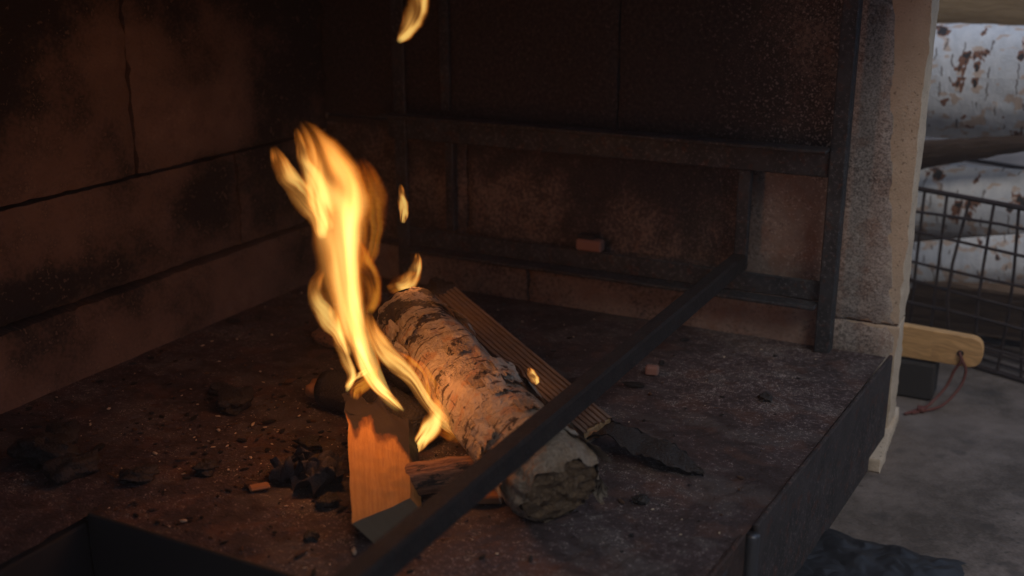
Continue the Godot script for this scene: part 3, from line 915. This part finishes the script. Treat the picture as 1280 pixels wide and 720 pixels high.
func build_fuel() -> void:
	# the burning birch log, near end on the hearth, far end propped up
	var p0 := Vector3(-0.443, 0.050, -0.981)
	var p1 := Vector3(-0.832, 0.098, -1.285)
	var l := thing("birch_log", "thick flaking birch log burning at its far end, under the steel bar", "log", p0)
	l.basis = aim(p0, p1, 0.0)
	var length := (p1 - p0).length()
	var stem := part("bark", log_body(length, 0.053, 0.048, 3, -9.0, 84, 110, 0.11, 0.035, 0.06), M.fire_bark, l)
	part("splintered_end", log_end(0.044, 3, -9.0, -1.0, 0.030, 0.007), M.splinter_wood, l, Vector3(0.006, 0, 0))
	part("charred_end", log_end(0.049, 4, -9.0, 1.0), M.charcoal, l, Vector3(length, 0, 0))
	var flakes := []
	for k in 5:
		flakes.append(grid(8, 6, func(a, b):
			var t: float = (a - 0.5) * 0.5
			var lift := 0.0035 + 0.007 * pow(absf(b - 0.2), 1.6) * (0.6 + k * 0.2)
			var r := 0.0535 + lift + 0.002 * n1.get_noise_2d(a * 3.0 + k * 7.0, b * 3.0)
			var ragged := 1.0 + 0.5 * n1.get_noise_2d(a * 4.0 + k * 5.0, 3.0)
			return Vector3((b - 0.5) * (0.022 + 0.006 * k) * ragged + 0.004 * n1.get_noise_2d(a * 5.0, b * 2.0 + k), r * cos(t), r * sin(t)), func(a, b): return Vector2(b * 0.03 + k * 0.09, a * 0.03 + k * 0.05), Vector3.UP))
	for i in 34:
		var along := rng.randf_range(0.04, 0.93)
		var round := rng.randf_range(-1.6, 1.9)
		var s := lerpf(1.0, 0.91, along)
		part("bark_flake", flakes[i % 5], M.fire_bark, stem, Vector3(along * length, 0, 0), Basis(Vector3.RIGHT, round) * Basis.from_scale(Vector3(rng.randf_range(0.6, 1.3) * (1 if i % 2 else -1), s, s * rng.randf_range(0.7, 1.3))))
	# grooved plank lying along the back of the log
	var q0 := Vector3(-0.505, 0.028, -1.205)
	var q1 := Vector3(-0.872, 0.092, -1.432)
	var pl := thing("grooved_plank", "grey grooved wooden plank leaning along the back of the birch log", "plank", q0)
	pl.basis = aim(q0, q1, -0.30)
	var plen := (q1 - q0).length()
	var prof := []
	for i in 7:
		var z := -0.0195 + i * 0.0065
		prof.append(Vector2(z - 0.0024, 0.010))
		prof.append(Vector2(z + 0.0012, 0.010))
		if i < 6:
			prof.append(Vector2(z + 0.0020, 0.0068))
			prof.append(Vector2(z + 0.0033, 0.0068))
	prof.append(Vector2(0.0219, -0.010))
	prof.append(Vector2(-0.0219, -0.010))
	var tris_v := PackedVector3Array()
	var tris_uv := PackedVector2Array()
	var tris_i := PackedInt32Array()
	var seg := 30
	for i in prof.size():
		var a: Vector2 = prof[i]
		var b: Vector2 = prof[(i + 1) % prof.size()]
		for s in seg + 1:
			var x := plen * s / seg
			for p in [a, b]:
				var e := 0.010 * n1.get_noise_2d(p.x * 60.0, 5.0) if s == 0 or s == seg else 0.0
				var bite := 0.010 * exp(-pow((x - 0.17) / 0.020, 2)) * smoothstep(0.004, 0.02, -p.x)
				tris_v.append(Vector3(x + e, p.y + 0.0006 * n1.get_noise_2d(x * 30.0, p.x * 200.0), p.x + bite))
				tris_uv.append(Vector2(x, p.x + p.y))
		var k0 := i * (seg + 1) * 2
		for s in seg:
			var k := k0 + s * 2
			tris_i.append_array(PackedInt32Array([k, k + 2, k + 1, k + 1, k + 2, k + 3]))
	part("board", finish(tris_v, tris_uv, tris_i), M.grey_plank, pl)
	part("sawn_end", box(Vector3(0.004, 0.0165, 0.042), 0.001), M.tan_wood, pl, Vector3(0.002, -0.0015, 0))
	part("charred_end", lump(Vector3(0.05, 0.028, 0.044), 9, 0.3), M.charcoal, pl, Vector3(plen, -0.014, 0))
	# the split billet in front: near end down, far end raised and burnt
	var c := [Vector3(-0.623, 0.001, -0.881), Vector3(-0.617, 0.001, -0.966), Vector3(-0.632, 0.036, -0.855), Vector3(-0.622, 0.024, -0.951), Vector3(-0.787, 0.078, -1.064), Vector3(-0.692, 0.066, -1.060)]
	var down := Vector3(0.01, -0.036, -0.012)
	var fl: Vector3 = c[4]
	var fr: Vector3 = c[5]
	var bl := fl + down
	var br := fr + down * 0.7
	var bt := thing("split_billet", "flat split billet of pale wood, burnt black at its raised end", "billet", Vector3(-0.65, 0, -0.93))
	var bo := bt.position
	var axis: Vector3 = ((fl + fr) / 2 - (c[2] + c[3]) / 2).normalized()
	var blen: float = ((fl + fr) / 2 - (c[2] + c[3]) / 2).length()
	var warp := func(p: Vector3) -> Vector3:
		# the burnt end is eaten away unevenly; the sides follow the grain
		var t: float = (p - (c[2] + c[3]) / 2).dot(axis) / blen
		var burnt := smoothstep(0.62, 1.0, t)
		return p + axis * burnt * 0.030 * (n1.get_noise_3dv(p * 22.0) - 0.15) + Vector3(n1.get_noise_3dv(p * 18.0), 1.3 * n1.get_noise_3dv(p * 20.0 + Vector3.ONE * 5.0), 0) * (0.0015 + 0.010 * burnt)
	var quad := func(a: Vector3, b: Vector3, cc: Vector3, dd: Vector3, u0: float, u1: float, v0: float, v1: float, out: Vector3, wob: float) -> ArrayMesh:
		return grid(34, 14, func(u, v):
			var p := a.lerp(b, u).lerp(dd.lerp(cc, u), v)
			var e := smoothstep(0.0, 0.1, minf(minf(u, 1.0 - u), minf(v, 1.0 - v)))
			return warp.call(p) + out * wob * (n1.get_noise_3dv(p * 60.0) + 0.8 * smoothstep(0.7, 0.95, u0 + (u1 - u0) * u) * n1.get_noise_3dv(p * 170.0)) * e - bo, func(u, v): return Vector2(lerpf(u0, u1, u), lerpf(v0, v1, v)), out)
	var up: Vector3 = (fl - c[2]).cross(c[3] - c[2]).normalized()
	up = up if up.y > 0 else -up
	part("top_face", quad.call(c[2], fl, fr, c[3], 0.0, 1.0, 0.0, 1.0, up, 0.0022), M.billet_wood, bt)
	part("right_face", quad.call(c[3], fr, br, c[1], 0.25, 1.0, 0.8, 1.0, Vector3(0.6, 0, -0.8), 0.002), M.billet_wood, bt)
	part("left_face", quad.call(c[2], fl, bl, c[0], 0.0, 1.0, 0.0, 0.3, Vector3(-0.6, 0, 0.8), 0.002), M.billet_wood, bt)
	part("underside", quad.call(c[0], bl, br, c[1], 0.2, 1.0, 0.0, 1.0, -up, 0.002), M.billet_wood, bt)
	part("sawn_end", quad.call(c[2], c[3], c[1], c[0], 0.0, 0.35, 0.2, 0.9, Vector3(0.5, 0, 0.85), 0.001), M.end_grain, bt)
	part("charred_end", quad.call(fl, fr, br, bl, 0.9, 1.0, 0.0, 1.0, Vector3(-0.5, 0.2, -0.85), 0.006), M.charcoal, bt)
	# what props the two up
	var s := thing("charred_stick", "thick charred stick on the hearth, carrying the burning billet's end", "stick", Vector3(-0.89, 0, -1.13))
	part("wood", tube(smooth_path([Vector3(0, 0.028, -0.03), Vector3(0.08, 0.030, -0.02), Vector3(0.19, 0.032, 0.03)], 10), [0.026, 0.028, 0.027, 0.029, 0.028, 0.027, 0.029, 0.028, 0.026, 0.024, 0.02], 14), M.charcoal, s)
	part("split_end", lump(Vector3(0.045, 0.028, 0.04), 21, 0.25), M.wood_chip, s, Vector3(-0.004, 0.012, -0.028))
	s = thing("twig", "short brown barky stick lying between the billet and the birch log", "stick", Vector3(-0.60, 0, -1.03))
	part("bark", tube(smooth_path([Vector3(-0.055, 0.021, 0.045), Vector3(-0.02, 0.024, 0.02), Vector3(0.03, 0.023, -0.03), Vector3(0.07, 0.02, -0.055)], 14), [0.017, 0.020, 0.021, 0.020, 0.021, 0.022, 0.021, 0.020, 0.021, 0.020, 0.019, 0.018, 0.016, 0.012, 0.008], 14), M.twig_bark, s)
	s = thing("charcoal_log", "charred log end hidden under the far end of the birch log", "log", Vector3(-0.84, 0, -1.30))
	part("char", lump(Vector3(0.16, 0.075, 0.12), 33, 0.3, 24, 14), M.charcoal, s)

func build_fire() -> void:
	var base := Vector3(-0.70, 0.05, -1.04)
	var f := thing("fire", "tall yellow flame rising from the billet and the birch log", "flame", base)
	for d in FIRE:
		part("flame", tongue(d, base), flame_material(d[1], d[0]), f)
	firelight("fire_glow", Vector3(-0.752, 0.32, -1.015), FIRE_POWER * 0.44, 0.035, f)
	firelight("fire_glow", Vector3(-0.738, 0.20, -1.010), FIRE_POWER * 0.34, 0.025, f)
	firelight("fire_glow", Vector3(-0.700, 0.145, -1.030), FIRE_POWER * 0.22, 0.015, f)
	base = Vector3(-0.85, 0.14, -1.30)
	f = thing("flame", "small flame licking the far end of the birch log", "flame", base)
	for i in 2:
		part("flame", tongue(LOG_FIRE[i], base), flame_material(LOG_FIRE[i][1], LOG_FIRE[i][0]), f)
	firelight("fire_glow", Vector3(-0.842, 0.165, -1.303), FIRE_POWER * 0.11, 0.01, f)
	base = Vector3(-0.848, 0.235, -1.30)
	f = thing("flame", "tiny teardrop flame floating above the birch log's far end", "flame", base)
	part("flame", tongue(LOG_FIRE[2], base), flame_material(LOG_FIRE[2][1], LOG_FIRE[2][0]), f)
	base = Vector3(-0.67, 0.51, -1.06)
	f = thing("flame", "loose lick of flame torn off high above the fire", "flame", base)
	part("flame", tongue(LOOSE_FIRE[0], base), flame_material(LOOSE_FIRE[0][1], LOOSE_FIRE[0][0]), f)
	base = Vector3(-0.615, 0.072, -1.232)
	f = thing("flame", "glowing ember flame on the notched edge of the grooved plank", "flame", base)
	part("flame", tongue([0.9, 1, 0, 0.5, [-0.604, 0.060, -1.236, 0.003, -0.609, 0.066, -1.236, 0.006, -0.614, 0.073, -1.236, 0.006, -0.619, 0.080, -1.238, 0.002]], base), flame_material(1, 0.5), f)
	firelight("fire_glow", Vector3(-0.611, 0.070, -1.236), FIRE_POWER * 0.006, 0.004, f)

func build_debris() -> void:
	var b := thing("charred_bark", "curled strip of charred bark on the ash right of the birch log", "bark", Vector3(-0.44, 0, -1.205))
	part("bark", grid(12, 30, func(a, bb):
		var t: float = TAU * a
		var x: float = lerpf(-0.078, 0.078, bb)
		var w: float = lerpf(0.012, 0.024, smoothstep(0.0, 0.45, bb)) * smoothstep(1.02, 0.72, bb) + 0.003 + 0.005 * n1.get_noise_2d(bb * 6.0, 2.0)
		var y: float = 0.006 + 0.026 * exp(-pow((x + 0.045) / 0.035, 2)) + 0.012 * exp(-pow((x - 0.02) / 0.03, 2))
		return Vector3(x, y + 0.003 * sin(t) + 0.35 * w * pow(cos(t), 2) * 0.5 + 0.006 * n1.get_noise_2d(bb * 9.0, cos(t) * 2.0), w * cos(t) + 0.012 * bb), func(a, bb): return Vector2(bb * 0.16, a * 0.05)), M.charcoal, b)
	part("firelit_end", lump(Vector3(0.034, 0.016, 0.024), 5, 0.3), M.wood_chip, b, Vector3(-0.082, 0.014, 0.0))  # orange of the firelit bark end, put into this lump's colour
	var c := thing("charred_paper", "crumpled sheet of charred paper left of the billet", "paper", Vector3(-0.775, 0, -0.965))
	for k in 2:
		part("sheet", grid(30, 26, func(a, bb):
			var x: float = (a - 0.5) * 0.085
			var z: float = (bb - 0.5) * 0.06
			var r := n2.get_noise_2d(a * 1.1 + k * 9.0, bb * 1.1)
			var s := absf(n2.get_noise_2d(a * 1.8 + k * 5.0, bb * 1.8 + 20.0))
			return Vector3(x + 0.014 * r + (k - 0.5) * 0.02, 0.003 + maxf(0.0, 0.006 + 0.018 * r + 0.026 * s + 0.004 * n1.get_noise_2d(a * 6.0, bb * 6.0 + k)), z + 0.018 * n2.get_noise_2d(a * 1.5, bb * 1.5 + k * 4.0) + (k - 0.5) * 0.016), func(a, bb): return Vector2(a * 0.08, bb * 0.08), Vector3.UP), M.burnt_paper, c, Vector3.ZERO, Basis.from_scale(Vector3(0.85, 0.8, 0.85)))
	tag(part("brick_crumb", box(Vector3(0.019, 0.013, 0.014), 0.002), M.brick_crumb, self, Vector3(-0.535, 0.0075, -1.478), Basis(Vector3.UP, 0.2)), "pinkish crumb of brick on the ash behind the steel bar", "brick crumb")
	var blk := thing("brick_piece", "short broken brick piece lying on the lower rail", "brick", Vector3(-0.735, 0.110, -1.7015))
	part("brick", box(Vector3(0.046, 0.020, 0.020), 0.003), M.brick_crumb, blk, Vector3(0, 0.0105, 0))
	part("soot_cap", box(Vector3(0.030, 0.008, 0.016), 0.002), M.charcoal, blk, Vector3(-0.006, 0.0250, 0))
	tag(part("wood_chip", box(Vector3(0.024, 0.005, 0.014), 0.002), M.wood_chip, self, Vector3(-0.812, 0.0055, -0.922), Basis(Vector3.UP, 0.9)), "reddish wood chip on the dark hearth left of the charred paper", "wood chip")
	tag(part("wood_chip", box(Vector3(0.040, 0.010, 0.022), 0.002), M.wood_chip, self, Vector3(-0.563, 0.0085, -1.018), Basis(Vector3.UP, 0.5)), "orange wood chip tucked under the bar against the birch log", "wood chip")
	tag(part("stone", lump(Vector3(0.060, 0.030, 0.045), 44, 0.2), M.twig_bark, self, Vector3(-1.03, 0.0, -1.36)), "rounded brown stone near the foot of the side wall", "stone")
	# lumps of charcoal one can count
	var spots := [
		[-1.09, -0.86, 0.055, "large charcoal lump at the left end of the hearth's front edge"],
		[-1.035, -0.85, 0.042, "charcoal lump beside the large one near the front edge"],
		[-1.12, -0.91, 0.040, "charcoal lump behind the large one, closest to the side wall"],
		[-0.955, -0.875, 0.030, "small charcoal lump just behind the front skirt's left corner"],
		[-1.0, -1.10, 0.042, "charcoal lump midway between the side wall and the fire"],
		[-1.05, -1.13, 0.026, "small charcoal lump on the side wall's side of the hearth"],
		[-0.90, -0.93, 0.022, "charcoal crumb between the red wood chip and the hearth's left"],
		[-0.83, -1.04, 0.024, "charcoal crumb behind the charred paper"],
		[-0.72, -0.93, 0.020, "charcoal crumb between the charred paper and the billet"],
		[-0.69, -0.86, 0.016, "tiny charcoal crumb in front of the billet"],
		[-0.405, -1.10, 0.014, "tiny charcoal crumb right of the birch log's near end"],
		[-0.36, -1.46, 0.018, "charcoal crumb on the back right of the hearth"],
		[-0.66, -1.16, 0.040, "charcoal lump under the flame between billet and log"],
		[-0.62, -1.12, 0.032, "charcoal lump beside the birch log, under the flame's foot"]]
	for i in spots.size():
		var p: Array = spots[i]
		var m := lump(Vector3(p[2] * 1.3, p[2] * 0.55, p[2]), 60 + i, 0.45, 18, 11)
		tag(part("charcoal_lump", m, M.charcoal, self, Vector3(p[0], -0.001, p[1]), Basis(Vector3.UP, i * 1.3)), p[3], "charcoal", "charcoal lumps on the hearth")
	# crumbs nobody could count
	for kind in [["ash_crumbs", "fine pale and brown crumbs strewn over the hearth", M.twig_bark, 420, 0.0032], ["char_crumbs", "fine black crumbs strewn over the hearth", M.charcoal, 420, 0.0040], ["ash_flecks", "small pale flecks of ash on the hearth", M.cut_concrete, 240, 0.0022]]:
		var mm := MultiMesh.new()
		mm.transform_format = MultiMesh.TRANSFORM_3D
		mm.mesh = lump(Vector3(1, 0.45, 0.7), 90, 0.3, 7, 5)
		mm.instance_count = kind[3]
		for i in kind[3]:
			var x := -1.25 + 0.95 * pow(rng.randf(), 1.5)
			var z := rng.randf_range(-1.68, -0.80)
			if rng.randf() < 0.6:
				x = clampf(-0.86 + rng.randfn() * 0.16, -1.25, -0.32)
				z = clampf(-1.02 + rng.randfn() * 0.13, -1.68, -0.81)
			var s: float = kind[4] * exp(rng.randfn() * 0.5)
			mm.set_instance_transform(i, Transform3D(Basis(Vector3.UP, rng.randf() * TAU) * Basis.from_scale(Vector3(s * rng.randf_range(0.8, 2.2), s, s)), Vector3(x, 0.0025 * n1.get_noise_2d(x * 7.0, z * 7.0) + 0.0005, z)))
		var mi := MultiMeshInstance3D.new()
		mi.name = kind[0]
		mi.multimesh = mm
		mi.material_override = kind[2]
		add_child(mi)
		mi.set_meta("kind", "stuff")
		mi.set_meta("label", kind[1])
		mi.set_meta("category", "crumbs")

func firewood(called: String, label: String, a: Vector3, b: Vector3, r: float, seed_: int, cut: float, roll: float, bark: Material) -> Node3D:
	var l := thing(called, label, "log", a, "firewood in the wire basket")
	l.basis = aim(a, b, roll)
	var n := (b - a).length()
	part("bark", log_body(n, r, r * 0.96, seed_, cut, 64, 40, 0.05), bark, l)
	part("end_grain", log_end(r, seed_, cut, 1.0), M.end_grain, l, Vector3(n, 0, 0))
	part("end_grain", log_end(r, seed_, cut, -1.0), M.end_grain, l)
	if cut > -1.0:
		var w := r * sqrt(1.0 - cut * cut) * 0.99
		part("split_face", grid(40, 30, func(u, v): return Vector3(u * n, cut * r - 0.003 + 0.004 * n1.get_noise_2d(u * 1.2, v * 26.0 + seed_), (v - 0.5) * 2.0 * w), func(u, v): return Vector2(u * n, v * w * 2.0), Vector3.DOWN), M.split_wood, l)
	return l

func build_basket() -> void:
	var k := thing("wire_basket", "rusty wire mesh basket holding split firewood behind the wall", "basket", Vector3(-0.16, -0.15, -2.335))
	k.rotation.y = -0.42
	var x0 := -0.46
	var x1 := 0.46
	var z0 := -0.17
	var z1 := 0.17
	var h := 0.315
	var rod := func(called: String, pts: Array, r: float) -> void:
		part(called, tube(pts, [r], 8), M.rusty_wire, k)
	for y in [0.006, h]:
		rod.call("rim_wire", [Vector3(x0, y, z1), Vector3(x1, y, z1)], 0.0050)
		rod.call("rim_wire", [Vector3(x0, y, z0), Vector3(x1, y, z0)], 0.0050)
		rod.call("rim_wire", [Vector3(x0, y, z0), Vector3(x0, y, z1)], 0.0050)
		rod.call("rim_wire", [Vector3(x1, y, z0), Vector3(x1, y, z1)], 0.0050)
	var n := 20
	for i in n + 1:
		var x := lerpf(x0, x1, float(i) / n)
		rod.call("mesh_wire", smooth_path([Vector3(x, 0.006, z1), Vector3(x + 0.010 * sin(i * 2.1), 0.15, z1 + 0.012 * sin(i * 1.3) + 0.012), Vector3(x, h, z1)], 5), 0.0029)
	for i in 6:
		var y := 0.006 + h * (i + 1) / 7.0
		rod.call("mesh_wire", smooth_path([Vector3(x0, y, z1 + 0.0035), Vector3(-0.15, y - 0.007 * sin(i * 2.7), z1 + 0.016), Vector3(0.1, y + 0.008 * sin(i * 1.7), z1 + 0.014), Vector3(x1, y, z1 + 0.0035)], 8), 0.0029)
	for i in 9:
		var z := lerpf(z0, z1, i / 8.0)
		for x in [x0, x1]:
			rod.call("mesh_wire", [Vector3(x, 0.006, z), Vector3(x, h, z)], 0.0029)
		rod.call("mesh_wire", [Vector3(x0, 0.006, z), Vector3(x1, 0.006, z)], 0.0029)
	# the firewood, from the bottom up
	firewood("firewood_log", "dark split log at the bottom of the wire basket", Vector3(-0.58, -0.068, -2.25), Vector3(0.22, -0.068, -2.26), 0.068, 5, -0.1, -1.0, M.split_wood)
	firewood("firewood_log", "tan split log low in the wire basket beside the dark one", Vector3(-0.50, -0.070, -2.40), Vector3(0.26, -0.066, -2.40), 0.068, 6, -0.2, -0.4, M.tan_wood)
	firewood("firewood_log", "tilted birch half log behind the wire mesh, its split side up", Vector3(-0.46, -0.03, -2.265), Vector3(0.22, 0.100, -2.30), 0.066, 7, -0.25, 2.5, M.white_bark)
	firewood("firewood_log", "white birch log just under the split half log at the basket's rim", Vector3(-0.52, 0.098, -2.38), Vector3(0.25, 0.135, -2.27), 0.080, 8, -9.0, 0.3, M.white_bark)
	firewood("birch_log", "large white birch log lying across the top of the wire basket", Vector3(-0.55, 0.348, -2.33), Vector3(0.24, 0.358, -2.33), 0.108, 9, -9.0, -0.2, M.white_bark)
	var sl := thing("bark_slab", "brown split slab of bark wedged under the large white birch log", "bark", Vector3(-0.52, 0.195, -2.225), "firewood in the wire basket")
	sl.basis = aim(Vector3(-0.52, 0.195, -2.225), Vector3(-0.08, 0.258, -2.235), 0.5)
	part("split_face", grid(24, 44, func(a, b):
		var t: float = TAU * a
		var hh: float = lerpf(0.042, 0.010, pow(b, 1.6)) * (1.0 + 0.25 * n1.get_noise_2d(b * 7.0, 3.0))
		return Vector3(b * 0.46, hh * sin(t) + 0.002 * n1.get_noise_2d(b * 3.0, sin(t) * 9.0), 0.014 * cos(t) + 0.01 * sin(b * 5.0) + 0.003 * n1.get_noise_2d(b * 2.0, sin(t) * 14.0)), func(a, b): return Vector2(b * 0.46, a * 0.12)), M.bark_brown, sl)
	firewood("peeled_log", "smooth tan peeled log lying behind the white half log", Vector3(-0.65, 0.50, -2.52), Vector3(0.30, 0.50, -2.56), 0.12, 10, -9.0, 0.0, M.peeled_wood)

func build_patio_things() -> void:
	var h := thing("wooden_handle", "flat varnished wooden handle with a rounded end and cord loop", "handle", Vector3(-0.20, -0.05, -1.95))
	var prof := []
	var n := 26
	for i in n + 1:
		var t := PI * i / n - PI / 2
		prof.append(Vector2(0.055 + 0.026 * pow(maxf(cos(t), 0.0), 0.7), 0.0275 * signf(sin(t)) * pow(absf(sin(t)), 0.8)))
	prof.append(Vector2(-0.16, 0.031))
	prof.append(Vector2(-0.16, -0.031))
	var v := PackedVector3Array()
	var uv := PackedVector2Array()
	var idx := PackedInt32Array()
	var lay := [[0.0075, 0.93], [0.0095, 1.0], [-0.0095, 1.0], [-0.0075, 0.93]]
	lay = [[0.0100, 0.90], [0.0085, 0.97], [0.0050, 1.0], [-0.0050, 1.0], [-0.0085, 0.97], [-0.0100, 0.90]]
	for e in lay:
		for p in prof:
			v.append(Vector3(p.x * (e[1] * 0.15 + 0.85) if p.x > 0 else p.x, p.y * e[1], e[0]))
			uv.append(Vector2(p.x, p.y + e[0]))
	var c := prof.size()
	for l in lay.size() - 1:
		for i in c:
			var a: int = l * c + i
			var b: int = l * c + (i + 1) % c
			idx.append_array(PackedInt32Array([a, b, a + c, b, b + c, a + c]))
	for e in [0, lay.size() - 1]:
		var m := v.size()
		v.append(Vector3(0, 0, lay[e][0]))
		uv.append(Vector2.ZERO)
		for i in c:
			var a: int = e * c + i
			var b: int = e * c + (i + 1) % c
			idx.append_array(PackedInt32Array([m, b, a] if e == 0 else [m, a, b]))
	var grip := part("grip", finish(v, uv, idx), M.handle_wood, h, Vector3.ZERO, Basis(Vector3.BACK, -0.02))
	part("hole_disc", tube([Vector3(0.046, -0.004, 0.0085), Vector3(0.046, -0.004, 0.0108)], [0.0055], 14), M.soot_iron, grip)  # dark disc on the surface, standing for the shade inside a hole
	part("cord", tube(smooth_path([Vector3(0.044, -0.002, 0.0125), Vector3(0.052, -0.018, 0.0150), Vector3(0.058, -0.034, 0.012), Vector3(0.052, -0.062, 0.020), Vector3(0.030, -0.090, 0.045), Vector3(0.0, -0.097, 0.070), Vector3(-0.012, -0.097, 0.085)], 28), [0.0026], 8), M.leather, h)
	part("cord", tube(smooth_path([Vector3(0.050, -0.016, 0.0148), Vector3(0.040, -0.036, 0.012), Vector3(0.030, -0.066, 0.02), Vector3(0.010, -0.092, 0.045), Vector3(0.0, -0.096, 0.060), Vector3(-0.022, -0.0965, 0.095)], 24), [0.0026], 8), M.leather, h)
	part("knot", lump(Vector3(0.014, 0.010, 0.014), 3, 0.3), M.leather, h, Vector3(0.0, -0.099, 0.068))
	var b := thing("shadow_block", "dark block added under the varnished handle, where its shadow falls", "block", Vector3(-0.245, -0.15, -1.965))
	part("block", box(Vector3(0.11, 0.066, 0.06), 0.004), M.shadow_block_tone, b, Vector3(0, 0.0345, 0))  # added support block, toned dark like the handle's soft shadow
	var s := thing("plastic_sheet", "crumpled glossy black plastic sheet on the patio beside the hearth leg", "sheet", Vector3(-0.195, -0.15, -1.30))
	part("film", grid(60, 44, func(a, bb):
		var x: float = (a - 0.5) * 0.24
		var z: float = (bb - 0.5) * 0.20
		var e := smoothstep(0.0, 0.12, minf(minf(a, 1.0 - a), minf(bb, 1.0 - bb)))
		return Vector3(x + 0.02 * n1.get_noise_2d(bb * 3.0, 4.0), 0.002 + e * (0.003 + 0.014 * absf(n1.get_noise_2d(x * 9.0, z * 9.0)) + 0.004 * absf(n1.get_noise_2d(x * 40.0 + 8.0, z * 40.0))), z + 0.02 * n1.get_noise_2d(a * 3.0, 14.0)), func(a, bb): return Vector2(a, bb), Vector3.UP), M.black_film, s)
